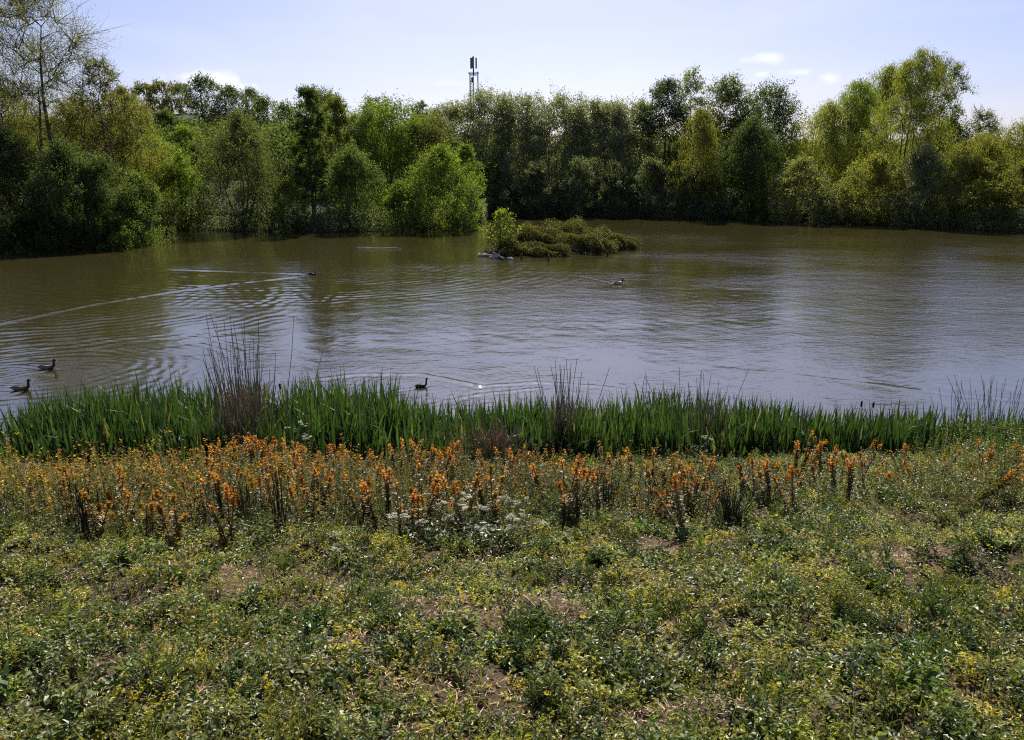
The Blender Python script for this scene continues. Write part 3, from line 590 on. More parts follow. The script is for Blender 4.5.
# ------------------------------------------------------------------ waterfowl
def bird(name, label, cat, px, py, Lb, heading, colors, neck=.55, z=0):
    """colors: body, breast, neck, head, bill, tail"""
    p = W0(px, py); root = empty(name, (p[0], p[1], z), heading); tag(root, label, cat); s = Lb
    sec = [(-.52, .17, .008, .006, 5), (-.47, .155, .045, .02, 5), (-.38, .12, .10, .06, 0), (-.24, .085, .15, .105, 0), (-.05, .07, .175, .125, 0), (.12, .07, .165, .125, 0), (.25, .085, .13, .115, 1), (.33, .13, .085, .085, 1),
           (.365, .20, .066, .068, 2), (.365, .20 + neck * .16, .056, .058, 2), (.37, .20 + neck * .30, .056, .06, 3), (.385, .21 + neck * .42, .072, .078, 3), (.43, .225 + neck * .45, .072, .074, 3), (.475, .215 + neck * .42, .045, .045, 3), (.50, .20 + neck * .41, .01, .01, 3)]
    pts = np.array([[a, 0, b_] for a, b_, *_ in sec]) * s; t = unit(np.gradient(pts, axis=0)); side = np.array([0, 1., 0]); u = np.cross(t, side) * -1
    k = 14; an = np.arange(k) * 2 * pi / k
    v = pts[:, None] + (np.array([q[2] for q in sec])[:, None, None] * s * np.cos(an)[None, :, None] * side) + (np.array([q[3] for q in sec])[:, None, None] * s * np.sin(an)[None, :, None] * u[:, None])
    f = []; cl = []
    for i in range(len(sec) - 1):
        for j in range(k):
            f.append([i * k + j, i * k + (j + 1) % k, (i + 1) * k + (j + 1) % k, (i + 1) * k + j]); cl.append(colors[sec[i + 1][4]])
    g = Geo(); g.add(v.reshape(-1, 3), f, np.array(cl), True); o = g.build('body', M_FEATHER, root)
    mod = o.modifiers.new('smooth', 'SUBSURF'); mod.levels = mod.render_levels = 1
    hx, hz = .49 * s, (.205 + neck * .41) * s; g = Geo()
    tube(g, [[hx - .01 * s, 0, hz], [hx + .05 * s, 0, hz - .012 * s], [hx + .10 * s, 0, hz - .02 * s]], [.026 * s, .02 * s, .008 * s], colors[4], 8); g.build('bill', M_FEATHER, root)
    for sg in (-1, 1):
        g = Geo(); n = 9; tt = np.linspace(0, 1, n); wv = np.sin(pi * np.clip(tt * .9 + .1, 0, 1)) ** .7
        c = np.stack([(.22 - .68 * tt) * s, sg * (.150 - .09 * tt ** 2) * s, (.13 + .02 * tt) * s], 1)
        vv = []
        for q in range(n): vv += [c[q] + [0, sg * .018 * s, -.06 * s * wv[q]], c[q] + [0, sg * .03 * s, 0], c[q] + [0, -sg * .03 * s, .07 * s * wv[q]]]
        ff = [[3 * q + e, 3 * q + e + 1, 3 * q + e + 4, 3 * q + e + 3] for q in range(n - 1) for e in (0, 1)]
        g.add(vv, ff, np.asarray(colors[0]) * .8, True); g.build('wing', M_FEATHER, root)
        g = Geo(); ez = (.235 + neck * .455) * s; tube(g, [[.43 * s, sg * .060 * s, ez], [.43 * s, sg * .074 * s, ez]], [.010 * s, .007 * s], C(.01, .01, .01), 6); g.build('eye', M_FEATHER, root)
    return root
mall = [C(.24, .21, .18), C(.08, .045, .03), C(.02, .035, .02), C(.012, .03, .015), C(.35, .3, .05), C(.5, .48, .44)]
bird('duck', 'dark-headed duck swimming right, the upper of the two at the left edge', 'duck', 47, 369, .56, .05, mall)
bird('duck', 'dark-headed duck swimming right, the lower of the two at the left edge', 'duck', 21, 390, .56, .02, mall)
coot = [C(.03, .03, .03), C(.02, .02, .02), C(.012, .012, .012), C(.012, .012, .012), C(.45, .4, .35), C(.03, .03, .03)]
bird('coot', 'small black waterbird upright on the open water just beyond the irises', 'waterbird', 421, 387, .38, .35, coot, .75)
bird('duck', 'tiny dark bird heading a long V-shaped wake in front of the left bank', 'duck', 312, 275, .5, -.1, [C(.04, .035, .03)] * 4 + [C(.1, .08, .03), C(.05, .05, .04)], .4)
bird('goose', 'pale-bodied goose with dark neck on the water right of the island', 'goose', 618, 284, .62, .25, [C(.55, .45, .33), C(.6, .52, .42), C(.03, .03, .03), C(.03, .03, .03), C(.02, .02, .02), C(.55, .5, .42)], .5)

# ------------------------------------------------------------------ iris bed at the near shore
r = np.random.default_rng(21)
def pxc(x, y): return 512 + F * x / (y * math.cos(PITCH) + EYE * math.sin(PITCH))   # picture column of a low point
def bed(px):
    """back edge and leaf height of the bed along the shore"""
    back = np.interp(px, [-200, 0, 60, 120, 380, 420, 470, 560, 640, 760, 800, 900, 960, 1100], [14.6, 14.7, 15.6, 16.0, 16.0, 15.3, 15.0, 15.2, 15.7, 15.3, 14.9, 14.9, 14.7, 14.7])
    h = np.interp(px, [-200, 0, 60, 200, 380, 440, 560, 700, 800, 900, 1000, 1100], [.9, .95, 1.15, 1.22, 1.24, 1.02, 1.05, 1.08, .86, .86, .7, .65])
    return back, h
n = 85000; x = r.uniform(-18, 18, n); y = r.uniform(11.3, 16.2, n); px = pxc(x, y); back, hh = bed(px)
front = 11.75 + .18 * wob(x, y * 0, 1.1, 2) + np.interp(px, [0, 600, 760, 1024], [-.1, .1, .5, .6])
dens = .5 + .5 * wob(x, y, .55, 3)
keep = (y > front) & (y < back + .18 * wob(x, 0 * y, .8, 7)) & (r.uniform(0, 1, n) < .12 + .8 * dens ** 1.5) & ((px < 930) | (r.uniform(0, 1, n) < .6)) & ~((np.abs(px - 8) < 22) & (r.uniform(0, 1, n) < .7))
x, y, hh = x[keep], y[keep], hh[keep]; n = len(x)
hh = hh * (.62 + .38 * smooth(11.7, 13.4, y)) * (1 + .10 * wob(x, y, .7, 5)) * (1 + .13 * wob(x, y, .22, 1)) * r.uniform(.45, 1.15, n)
z = np.maximum(gz(x, y), -.15); b_ = np.stack([x, y, z - .05], 1)
d0 = r.normal(0, .10, (n, 3)) + [0, 0, 1]; fold = r.uniform(0, 1, n) < .14
d1 = d0 + r.normal(0, .22, (n, 3)) * [1, 1, .2]; d1[fold] += r.normal(0, 1.0, (fold.sum(), 3)) * [1, 1, 0] + [0, 0, -.9]
v = r.uniform(0, 1, (n, 1)); cl = (C(.020, .040, .017) * (1 - v) + C(.070, .105, .034) * v) * r.uniform(.75, 1.2, (n, 1))
dry = r.uniform(0, 1, n) < .035; cl[dry] = C(.20, .17, .09)
g = Geo(); blades(g, b_, d0, d1, hh, r.uniform(.040, .070, n), cl, 4); 
tag(g.build('iris_bed', M_BLADE), 'dense bed of upright dark green sword-shaped leaves along the near shore', 'iris bed', kind='stuff')

# tall dead reed clumps standing in the bed
def reeds(px, D, w, h, n, label, seed, brown=True):
    rr = np.random.default_rng(seed); a = at(px, 400, D); z = max(float(gz(a[0], D)), -.1); root = empty('dead_reed_clump', (a[0], D, z)); tag(root, label, 'reeds', 'tall dead reed clumps along the near shore')
    g = Geo()
    for k in range(n):
        x0 = rr.normal(0, w * .33); y0 = rr.normal(0, .18); hh = h * rr.uniform(.6, 1.05); lx = x0 * .5 + rr.normal(0, .12)
        tt = np.linspace(0, 1, 5); pts = np.stack([x0 + lx * tt ** 1.4 + .015 * np.sin(9 * tt + k), y0 + rr.normal(0, .06) * tt, hh * tt - .05], 1)
        if rr.uniform() < .12: pts[4] = pts[3] + [rr.choice([-1, 1]) * .16, 0, -.05]
        tube(g, pts, np.array([.006, .0055, .005, .004, .003]) * 1.2, C(.19, .155, .115) * rr.uniform(.6, 1.6), 4, False)
    g.build('stems', M_STEM, root)
    if brown:
        m_ = n * 5; g = Geo(); b0 = np.stack([rr.normal(0, w * .26, m_), rr.normal(0, .2, m_), rr.uniform(0, .45 * h, m_)], 1)
        d = rr.normal(0, .25, (m_, 3)) + [0, 0, 1]; blades(g, b0, d, d + rr.normal(0, .8, (m_, 3)) * [1, 1, .6], rr.uniform(.2, .5, m_), .013, C(.30, .21, .13) * rr.uniform(.5, 1.5, (m_, 1)), 3)
        g.build('dead_leaves', M_STEM, root)
reeds(243, 12.2, .85, 2.4, 66, 'tallest brown dead reed clump, standing over the irises left of centre', 1)
reeds(565, 12.3, .42, 1.65, 30, 'brown dead reed clump in the middle of the iris bed', 2)
reeds(486, 11.8, .8, .8, 40, 'low rusty dead reed clump at the front of the irises', 3)
reeds(705, 13.0, .7, 1.5, 30, 'thin dead reed clump right of the middle one', 4)
reeds(648, 13.4, .18, 1.4, 7, 'few dark reed stalks between the two middle clumps', 5, False)
reeds(1003, 14.8, 1.1, 1.5, 50, 'sparse grey dead reed clump at the right edge', 6, False)
reeds(963, 14.8, .5, 1.35, 12, 'handful of bent dead reeds beside the right edge clump', 7, False)
# bulrush heads
for i, (px, hgt) in enumerate([(862, .84), (874, .82), (281, 1.2)]):
    a = at(px, 400, 14.7); o = empty('bulrush', (a[0], 14.7, 0)); tag(o, ('bulrush with dark head poking over the irises, left of the close pair', 'bulrush with dark head poking over the irises, right of the close pair', 'lone bulrush with dark head beside the tallest reed clump')[i], 'bulrush', 'bulrushes in the iris bed')
    g = Geo(); tube(g, [[0, 0, -.1], [.01, 0, hgt * .6], [.0, 0, hgt]], .005, C(.09, .11, .04), 5); g.build('stem', M_STEM, o)
    g = Geo(); tube(g, [[0, 0, hgt - .09], [0, 0, hgt - .075], [0, 0, hgt + .02], [0, 0, hgt + .035]], [.006, .022, .022, .006], C(.03, .018, .01), 8); g.build('seed_head', M_STEM, o)

# ------------------------------------------------------------------ ground cover on the near bank
r = np.random.default_rng(31)
def scatter(n, pw=1.0, ymax=13.9, ymin=1.2):
    """points on the near bank, denser towards the camera"""
    y = ymin + (ymax - ymin) * r.uniform(0, 1, n) ** pw; x = r.uniform(-1, 1, n) * (.80 * y + 1.3)
    m = n // 3; y2 = -1.5 + (ymax + 1.5) * r.uniform(0, 1, m); x2 = r.choice([-1, 1], m) * (np.maximum(.8 * y2 + 1.2, 0) + 4.5 * r.uniform(0, 1, m)); return np.concatenate([x, x2]), np.concatenate([y, y2])
def bare(x, y):
    """0..1: how bare the soil is (dry patches)"""
    v = wob(x, y, .75, 6) * .6 + wob(x, y, .3, 2) * .45; b = .7 * smooth(.45, 1.1, v) * smooth(9.3, 7.2, y)
    for (px, py, sz) in [(240, 602, .55), (160, 600, .4), (430, 642, .42), (400, 725, .3), (690, 655, .3), (300, 690, .3), (560, 620, .4), (660, 560, .3), (900, 585, .4), (700, 735, .25), (510, 720, .2), (345, 600, .25)]:
        q = bank(px, py); b = np.maximum(b, smooth(1.3, .1, np.hypot((x - q[0]) / 1.5, y - q[1]) / sz + .5 * wob(x, y, .2, 4) + .4 * wob(x, y, .07, 7)))
    return b
def bank(px, py):
    """where the picture point meets the sloping bank"""
    d = pdir(px, py); k = 1.0
    for _ in range(60):
        e = EYE + d[2] * k - float(3.75 - .268 * d[1] * k); k += e * .9
    return np.array([d[0] * k, d[1] * k])
def tallness(x, y):
    """height of the weeds: a tall band below the irises, low turf near the camera"""
    px = pxc(x, y)
    t = smooth(6.0, 6.8, y + .35 * wob(x, 0 * y, 1.0, 5) + np.interp(px, [0, 500, 620, 800, 1024], [0, .15, -.3, -1.0, -1.2]))
    t = t * (1 - .93 * smooth(8.2, 9.7, y))
    edge = .34 * smooth(870, 960, px) * smooth(10.3, 12, y) * (1 + .4 * wob(x, y, .6, 2))
    return edge + (.04 + .13 * (1 - .7 * smooth(9, 11, y)) * smooth(-.2, .8, wob(x, y, .36, 8)) + .05 * (1 - .6 * smooth(8, 10, y)) * wob(x, y, .13, 3)) + t * (.24 + .12 * wob(x, y, .5, 3)) * np.interp(px, [0, 500, 620, 760, 900, 1024], [1.0, .95, .7, .5, .6, .9])
def ground_cover(n, size0, pw, palette, name, label, cat, hmul=1.0, lpp=10):
    x, y = scatter(n, pw); n = len(x); b = bare(x, y); k = (r.uniform(0, 1, n) > b * .9) & (r.uniform(0, 1, n) < .7 + .3 * smooth(-.6, .3, wob(x, y, .3, 5 + (size0 > .03)))); x, y = x[k], y[k]; n = len(x)
    h = np.maximum(tallness(x, y), .03) * hmul * r.uniform(.5, 1.25, n); z = gz(x, y)
    px = pxc(x, y)
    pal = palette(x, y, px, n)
    g = Geo(); P = []; 
    for j in range(lpp):
        f = (j + r.uniform(0, 1, n)) / lpp; a = r.uniform(0, 2 * pi, n); rad = (.25 + .2 * r.uniform(0, 1, n)) * size0 * 1.2
        c = np.stack([x + np.cos(a) * rad * .6, y + np.sin(a) * rad * .6, z + h * f ** .8], 1)
        d = np.stack([np.cos(a), np.sin(a), r.uniform(-.25, .9, n)], 1)
        sz = size0 * r.uniform(.5, 1.4, n) * (1 + .04 * y)
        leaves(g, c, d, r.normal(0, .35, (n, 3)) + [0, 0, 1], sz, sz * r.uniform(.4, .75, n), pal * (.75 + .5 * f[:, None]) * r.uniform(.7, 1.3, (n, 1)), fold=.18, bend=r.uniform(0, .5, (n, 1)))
    return tag(g.build(name, M_COVER), label, cat, kind='stuff')
GREEN = C(.07, .10, .022); OLIVE = C(.27, .25, .035); GOLD = C(.42, .28, .045); PALE = C(.26, .27, .10); DARK = C(.022, .034, .012); RUST = C(.30, .12, .03)
def pal1(x, y, px, n):
    a = wob(x, y, .9, 1)[:, None] * .5 + .5; v = np.clip(a + r.normal(0, .25, (n, 1)), 0, 1); c = GREEN * (1 - v) + OLIVE * v
    gold = smooth(.15, .75, wob(x, y, .8, 7) + np.interp(px, [0, 250, 500, 1024], [.5, .3, -.1, -.25]) + np.where((y > 9.2) & (px < 330), .7, 0))[:, None] * (r.uniform(0, 1, (n, 1)) < .6)
    c = c * (1 - gold) + GOLD * gold * .85; p = (r.uniform(0, 1, (n, 1)) < .05 + .2 * smooth(.2, .8, wob(x, y, .45, 0))[:, None]); c = np.where(p, PALE, c)
    k = (smooth(5.9, 6.8, y) * smooth(720, 480, px))[:, None]; return c * (1 - k) + k * np.where(r.uniform(0, 1, (n, 1)) < .8, DARK * 1.5, OLIVE)  # band shade painted in: leaf colours darkened among the tall weeds
def pal2(x, y, px, n):
    v = r.uniform(0, 1, (n, 1)); c = DARK * (1 - v) + GREEN * v; p = smooth(.2, .8, wob(x, y, .6, 9))[:, None]; return c * (1 - p * .6) + PALE * .5 * p
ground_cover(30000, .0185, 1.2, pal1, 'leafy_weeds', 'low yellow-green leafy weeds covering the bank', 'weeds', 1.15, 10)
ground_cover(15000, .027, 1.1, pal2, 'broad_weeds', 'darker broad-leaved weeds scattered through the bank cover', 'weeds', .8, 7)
# separate clumps of different weeds, each with its own height, leaf and colour
def clumps(n, name, label, rad, hh, size, lpp, pal, upright=.3, narrow=(.4, .75), ppc=16, ymax=12.5):
    x, y = scatter(n, 1.25, ymax); n = len(x); k = (bare(x, y) * .9 < r.uniform(0, 1, n)) & ((y < 6.3 + .4 * wob(x, 0 * y, 1, 5)) | (pxc(x, y) > 520 + 120 * r.uniform(-1, 1, n))); x, y = x[k], y[k]; n = len(x)
    R_ = rad * r.uniform(.6, 1.5, n); H_ = hh * r.uniform(.5, 1.4, n); S_ = size * r.uniform(.75, 1.35, n) * (1 + .03 * y); c_ = pal(x, y, n) * r.uniform(.75, 1.25, (n, 1))
    g = Geo(); X1 = np.repeat(x, ppc); Y1 = np.repeat(y, ppc); m = len(X1); o = r.normal(0, .55, (m, 2)); rr_ = np.hypot(o[:, 0], o[:, 1])
    X1 = X1 + o[:, 0] * np.repeat(R_, ppc); Y1 = Y1 + o[:, 1] * np.repeat(R_, ppc); H1 = np.repeat(H_, ppc) * np.exp(-.7 * rr_ ** 2) * r.uniform(.6, 1.15, m); S1 = np.repeat(S_, ppc); C1 = np.repeat(c_, ppc, 0); Z1 = gz(X1, Y1)
    ln = r.normal(0, .18, (m, 2)) + o * .3
    for j in range(lpp):
        f = (j + r.uniform(0, 1, m)) / lpp; a = r.uniform(0, 2 * pi, m)
        c = np.stack([X1 + ln[:, 0] * H1 * f, Y1 + ln[:, 1] * H1 * f, Z1 + H1 * f], 1); sz = S1 * r.uniform(.6, 1.3, m) * (1.1 - .4 * f)
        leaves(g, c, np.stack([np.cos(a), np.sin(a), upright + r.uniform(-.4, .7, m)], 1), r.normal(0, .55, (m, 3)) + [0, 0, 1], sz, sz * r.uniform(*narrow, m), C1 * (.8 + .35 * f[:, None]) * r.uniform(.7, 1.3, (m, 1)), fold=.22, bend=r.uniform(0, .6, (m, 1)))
    d = np.concatenate([ln, np.ones((m, 1))], 1); q = np.arange(0, m, 2); blades(g, np.stack([X1, Y1, Z1], 1)[q], d[q], d[q], H1[q] * 1.02, .0035, C(.12, .11, .05) * np.ones((len(q), 1)), 2)
    return tag(g.build(name, M_COVER), label, 'weeds', kind='stuff')
def choose(*cs):
    def f(x, y, n):
        v = (wob(x, y, 1.1, len(cs)) * .5 + .5 + r.normal(0, .22, n)) * len(cs); return np.array(cs)[np.clip(v.astype(int), 0, len(cs) - 1)]
    return f
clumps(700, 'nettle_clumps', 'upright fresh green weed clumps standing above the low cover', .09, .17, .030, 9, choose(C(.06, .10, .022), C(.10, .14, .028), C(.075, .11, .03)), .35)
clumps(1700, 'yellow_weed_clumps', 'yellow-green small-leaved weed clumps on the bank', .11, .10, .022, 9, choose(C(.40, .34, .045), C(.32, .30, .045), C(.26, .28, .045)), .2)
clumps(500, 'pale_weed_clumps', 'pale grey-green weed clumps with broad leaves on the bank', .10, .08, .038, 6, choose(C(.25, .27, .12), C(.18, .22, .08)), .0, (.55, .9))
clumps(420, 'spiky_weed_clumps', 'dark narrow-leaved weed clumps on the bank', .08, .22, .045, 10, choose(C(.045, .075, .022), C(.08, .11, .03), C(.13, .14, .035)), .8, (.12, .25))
# grass blades
n = 120000; x, y = scatter(n, 1.1); n = len(x); x = x + .03 * wob(x, y, .05, 1); k = (wob(x, y, .55, 2) + .5 * wob(x, y, .14, 6) + r.normal(0, .25, n) > .15) & (r.uniform(0, 1, n) > .75 * bare(x, y)); x, y = x[k], y[k]; n = len(x); h = (.05 + .5 * tallness(x, y)) * r.uniform(.5, 1.5, n)
d0 = r.normal(0, .3, (n, 3)) + [0, 0, 1]; g = Geo(); v = r.uniform(0, 1, (n, 1))
blades(g, np.stack([x, y, gz(x, y) - .005], 1), d0, d0 + r.normal(0, .7, (n, 3)), h, .0045 + .0005 * y, (C(.045, .08, .02) * (1 - v) + C(.17, .18, .06) * v), 3)
tag(g.build('grass', M_COVER), 'short green grass blades among the weeds', 'grass', kind='stuff')
# dry litter
n = 150000; x, y = scatter(n, 1.1, 13.5); n = len(x); b = bare(x, y); k = r.uniform(0, 1, n) < .3 + 1.2 * b; x, y = x[k], y[k]; n = len(x); g = Geo()
d = r.normal(0, 1, (n, 3)) * [1, 1, .15]; v = r.uniform(0, 1, (n, 1)); cl = C(.26, .15, .07) * (1 - v) + C(.60, .44, .26) * v
leaves(g, np.stack([x, y, gz(x, y) + r.uniform(.003, .022, n)], 1), d, r.normal(0, .4, (n, 3)) + [0, 0, 1], r.uniform(.015, .06, n), r.uniform(.002, .007, n), cl)
tag(g.build('leaf_litter', M_STEM), 'dry brown straw and leaf litter on the bare patches', 'litter', kind='stuff')
# tall leafy stems making up the band under the irises
n = 17000; x = r.uniform(-15, 15.5, n); y = 6.0 + 4.2 * r.uniform(0, 1, n) ** 1.1; kk = (tallness(x, y) > .2) & (r.uniform(0, 1, n) < np.interp(pxc(x, y), [0, 560, 700, 1024], [1, 1, .45, .4])); x, y = x[kk], y[kk]; n = len(x); g = Geo(); hs = (tallness(x, y) + .17) * r.uniform(.45, 1.35, n); z = gz(x, y)
px = pxc(x, y); lean = r.normal(0, .12, (n, 2)); v = r.uniform(0, 1, (n, 1))
sc = C(.10, .09, .04) * r.uniform(.6, 1.5, (n, 1)); d = np.concatenate([lean, np.ones((n, 1))], 1)
blades(g, np.stack([x, y, z], 1), d, d, hs, .007, sc, 2)
gold = smooth(400, 60, px)[:, None] * .6 + .08
rust = smooth(760, 520, px)[:, None]
sg_ = r.uniform(0, 1, (n, 1)) < gold; sr_ = r.uniform(0, 1, (n, 1)) < .22 * rust; vs_ = r.uniform(.6, 1.25, (n, 1)); cut_ = r.uniform(.45, .85, (n, 1))
for j in range(26):
    f = r.uniform(.1, 1, n); a = r.uniform(0, 6.28, n); c = np.stack([x + lean[:, 0] * hs * f, y + lean[:, 1] * hs * f, z + hs * f], 1)
    base_ = (C(.028, .036, .015) * (1 - v) + C(.085, .09, .03) * v)  # shade low in the band painted into the leaves, tops kept lighter
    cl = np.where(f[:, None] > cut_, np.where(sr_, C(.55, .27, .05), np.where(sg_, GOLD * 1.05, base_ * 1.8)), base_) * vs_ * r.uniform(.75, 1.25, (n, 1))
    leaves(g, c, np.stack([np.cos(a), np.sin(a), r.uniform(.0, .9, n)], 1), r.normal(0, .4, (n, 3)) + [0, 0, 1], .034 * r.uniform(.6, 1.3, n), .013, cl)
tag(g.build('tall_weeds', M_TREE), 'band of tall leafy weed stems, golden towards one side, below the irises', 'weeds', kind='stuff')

# ------------------------------------------------------------------ orange-topped plants, one object each
r = np.random.default_rng(47)
protos = []
for q in range(12):
    hgt = .6; g = Geo(); gs = Geo(); gf = Geo(); ns = r.integers(2, 5)
    tops = []
    for s in range(ns):
        gf = Geo()
        lx, ly = r.normal(0, .10, 2); hh = hgt * r.uniform(.5, 1.08); tt = np.linspace(0, 1, 5); b0 = r.normal(0, .03, 2)
        pts = np.stack([b0[0] + lx * tt ** 1.3, b0[1] + ly * tt ** 1.3, hh * tt], 1); tube(gs, pts, np.linspace(.006, .004, 5), C(.13, .085, .05), 5, False)
        m_ = 150; f = r.uniform(.08, .8, m_); a = r.uniform(0, 6.28, m_); c = np.stack([b0[0] + lx * f ** 1.3, b0[1] + ly * f ** 1.3, hh * f], 1)
        leaves(g, c, np.stack([np.cos(a), np.sin(a), r.uniform(0, .8, m_)], 1), r.normal(0, .3, (m_, 3)) + [0, 0, 1], .05, .014, np.where(r.uniform(0, 1, (m_, 1)) < (.25 if q < 6 else .5), C(.38, .24, .04), C(.11, .12, .035)) * r.uniform(.6, 1.3, (m_, 1)))
        m_ = int(r.choice([25, 50, 70, 90])); f = r.uniform(.72 + .18 * r.uniform(), 1.02, m_); shade = r.uniform(.55, 1.1); a = r.uniform(0, 6.28, m_); c = np.stack([b0[0] + lx * f ** 1.3, b0[1] + ly * f ** 1.3, hh * f], 1); v = r.uniform(0, 1, (m_, 1))
        leaves(gf, c, np.stack([np.cos(a), np.sin(a), r.uniform(.1, 1.2, m_)], 1), r.normal(0, .4, (m_, 3)) + [0, 0, 1], .038 * (1.35 - .5 * f), .018, ((C(.54, .24, .045) * (1 - v) + C(.74, .42, .065) * v) if q < 6 else (C(.50, .26, .04) * (1 - v) + C(.66, .46, .08) * v)) * r.uniform(.7, 1.2, (m_, 1)) * shade)
        tops.append(gf.mesh('orange_top', M_FLOWER))
    protos.append((gs.mesh('stem', M_STEM), g.mesh('leaves', M_COVER), *tops))
spots = []   # picture column, row of the top, lean
for (x0, x1, y0, y1, n) in [(15, 130, 462, 500, 26), (130, 235, 452, 505, 22), (200, 300, 447, 500, 30), (290, 345, 450, 502, 18), (330, 400, 452, 500, 18), (395, 470, 452, 498, 22), (470, 560, 455, 488, 16), (560, 660, 457, 492, 22), (655, 720, 460, 490, 14), (250, 290, 448, 470, 5), (740, 800, 468, 495, 8), (800, 870, 452, 475, 9), (880, 1010, 455, 480, 5)]:
    for k in range(int(n * 1.3)): spots.append((r.uniform(x0, x1), y0 + (y1 - y0) * r.uniform(0, 1) ** 2, r.normal(0, .07), r.uniform(.6, 1.0)))
spots += [(801, 450, .35, 1.0), (806, 448, .45, 1.0), (797, 455, .1, .9), (845, 455, .1, .8), (866, 448, .05, .8), (910, 457, -.9, 1.0), (925, 462, -.8, .9), (968, 452, .75, 1.1), (975, 470, 1.05, 1.0), (1012, 455, .25, 1.0), (1018, 440, .2, 1.0), (765, 482, .3, .7), (775, 480, .2, .7), (793, 470, 0, .8)]
def zone(px, py, sc, ln, golden):
    z = next(t for lim, t in ((60, 'at the left end'), (120, 'by the dark stalks at left'), (180, 'under the left irises'), (235, 'left of the tallest reeds'), (290, 'below the tallest reeds'), (345, 'just right of the tallest reeds'), (400, 'left behind the white flowers'), (480, 'right behind the white flowers'), (540, 'below the low rusty reeds'), (600, 'below the middle reeds'), (660, 'right of the middle reeds'), (715, 'left of the rush tussock'), (790, 'right of the rush tussock'), (880, 'among green weeds right of centre'), (9999, 'among green weeds at right')) if px < lim)
    row = 'back-row' if py < 462 else 'mid-band' if py < 477 else 'front-edge'
    return '%s %s %s-topped weed%s, %s' % ('short' if sc < .8 else 'tall', row, 'golden' if golden else 'orange', ' leaning right' if ln > .06 else ' leaning left' if ln < -.06 else ' standing upright', z)
for i, (px, py, ln, sc) in enumerate(spots):
    # find the distance at which a plant of this height has its top on that row
    hgt = .59 * sc; d = pdir(px, py); k = 6.0
    for _ in range(80): k += (EYE + d[2] * k - (3.75 - .268 * d[1] * k) - hgt) * .8
    if d[1] * k > 10.2 - .5 * (i % 3):
        k = (10.2 - .5 * (i % 3)) / d[1]; sc = min(1.3, max(.5, (EYE + d[2] * k - (3.75 - .268 * d[1] * k)) / .59))
    xx, yy = d[0] * k, d[1] * k; o = empty('orange_weed', (xx, yy, float(gz(xx, yy)) - .01), r.uniform(-.6, .6))
    o.scale = (sc, sc, sc); o.rotation_euler = (r.normal(0, .05), ln, r.uniform(-.4, .4)); gold_ = px < 215 or r.uniform() < .2; tag(o, zone(px, py, sc, ln, gold_), 'weed', 'orange-topped weeds in the band below the irises')
    for nm_, me in zip(('stem', 'leaves') + ('orange_top',) * 4, protos[(i % 6) + (6 if gold_ else 0)]): link(nm_, me, o)

# ------------------------------------------------------------------ white umbel flowers
def umbel_plant(px, py, h, label, seed, n=4):
    rr = np.random.default_rng(seed); p = bank(px, py); z = float(gz(p[0], p[1])); o = empty('white_umbel', (p[0], p[1], z)); tag(o, label, 'wildflower', 'white-flowered umbel plants')
    gs, gf, gl = Geo(), Geo(), Geo()
    for k in range(n):
        t = np.array([rr.normal(0, .16), rr.normal(0, .12), h * rr.uniform(.6, 1.05)]); tube(gs, [[0, 0, 0], t * [.4, .4, .6], t], [.005, .004, .003], C(.09, .12, .04), 4, False)
        for q in range(rr.integers(5, 9)):
            a = rr.uniform(0, 6.28); rad = rr.uniform(0, .05); e = t + [math.cos(a) * rad, math.sin(a) * rad, .035 + .01 * rr.normal()]; tube(gs, [t, e], .0018, C(.09, .12, .04), 3, False)
            m_ = 16; an = rr.uniform(0, 6.28, m_); q2 = rr.uniform(0, .016, m_); c = e + np.stack([np.cos(an) * q2, np.sin(an) * q2, rr.normal(0, .002, m_)], 1)
            leaves(gf, c, np.stack([np.cos(an), np.sin(an), .2 + 0 * an], 1), rr.normal(0, .25, (m_, 3)) + [0, 0, 1], .010, .008, C(.50, .50, .40) * rr.uniform(.8, 1.1, (m_, 1)))
    m_ = 150; a = rr.uniform(0, 6.28, m_); q2 = rr.uniform(0, .18, m_); c = np.stack([np.cos(a) * q2, np.sin(a) * q2, rr.uniform(.02, h * .6, m_)], 1)
    leaves(gl, c, rr.normal(0, 1, (m_, 3)) * [1, 1, .4] + [0, 0, .3], rr.normal(0, .3, (m_, 3)) + [0, 0, 1], .05, .018, C(.07, .11, .03) * rr.uniform(.6, 1.4, (m_, 1)))
    gs.build('stem', M_STEM, o); gf.build('flower_head', M_FLOWER, o); gl.build('leaves', M_COVER, o)
for i, (px, py, lb) in enumerate([(430, 560, 'lowest white-flowered plant at the left of the white patch'), (445, 548, 'white-flowered plant with crowded heads, left middle of the white patch'), (462, 538, 'highest white-flowered plant of the white patch'), (475, 552, 'white-flowered plant at the middle of the white patch'), (490, 540, 'white-flowered plant at the upper right of the white patch'), (482, 560, 'low white-flowered plant right of the patch middle'), (502, 566, 'white-flowered plant at the right end of the white patch')]):
    umbel_plant(px, py, .30, lb, 300 + i, 5)
umbel_plant(298, 478, .66, 'tall white umbel plant in front of the irises beside the tallest reed clump', 320, 6)
umbel_plant(350, 575, .14, 'flat creamy flower plant low on the bank left of the white patch', 321, 2)
umbel_plant(700, 470, .45, 'thin white umbel plant in front of the irises by the thin reed clump', 322, 3)

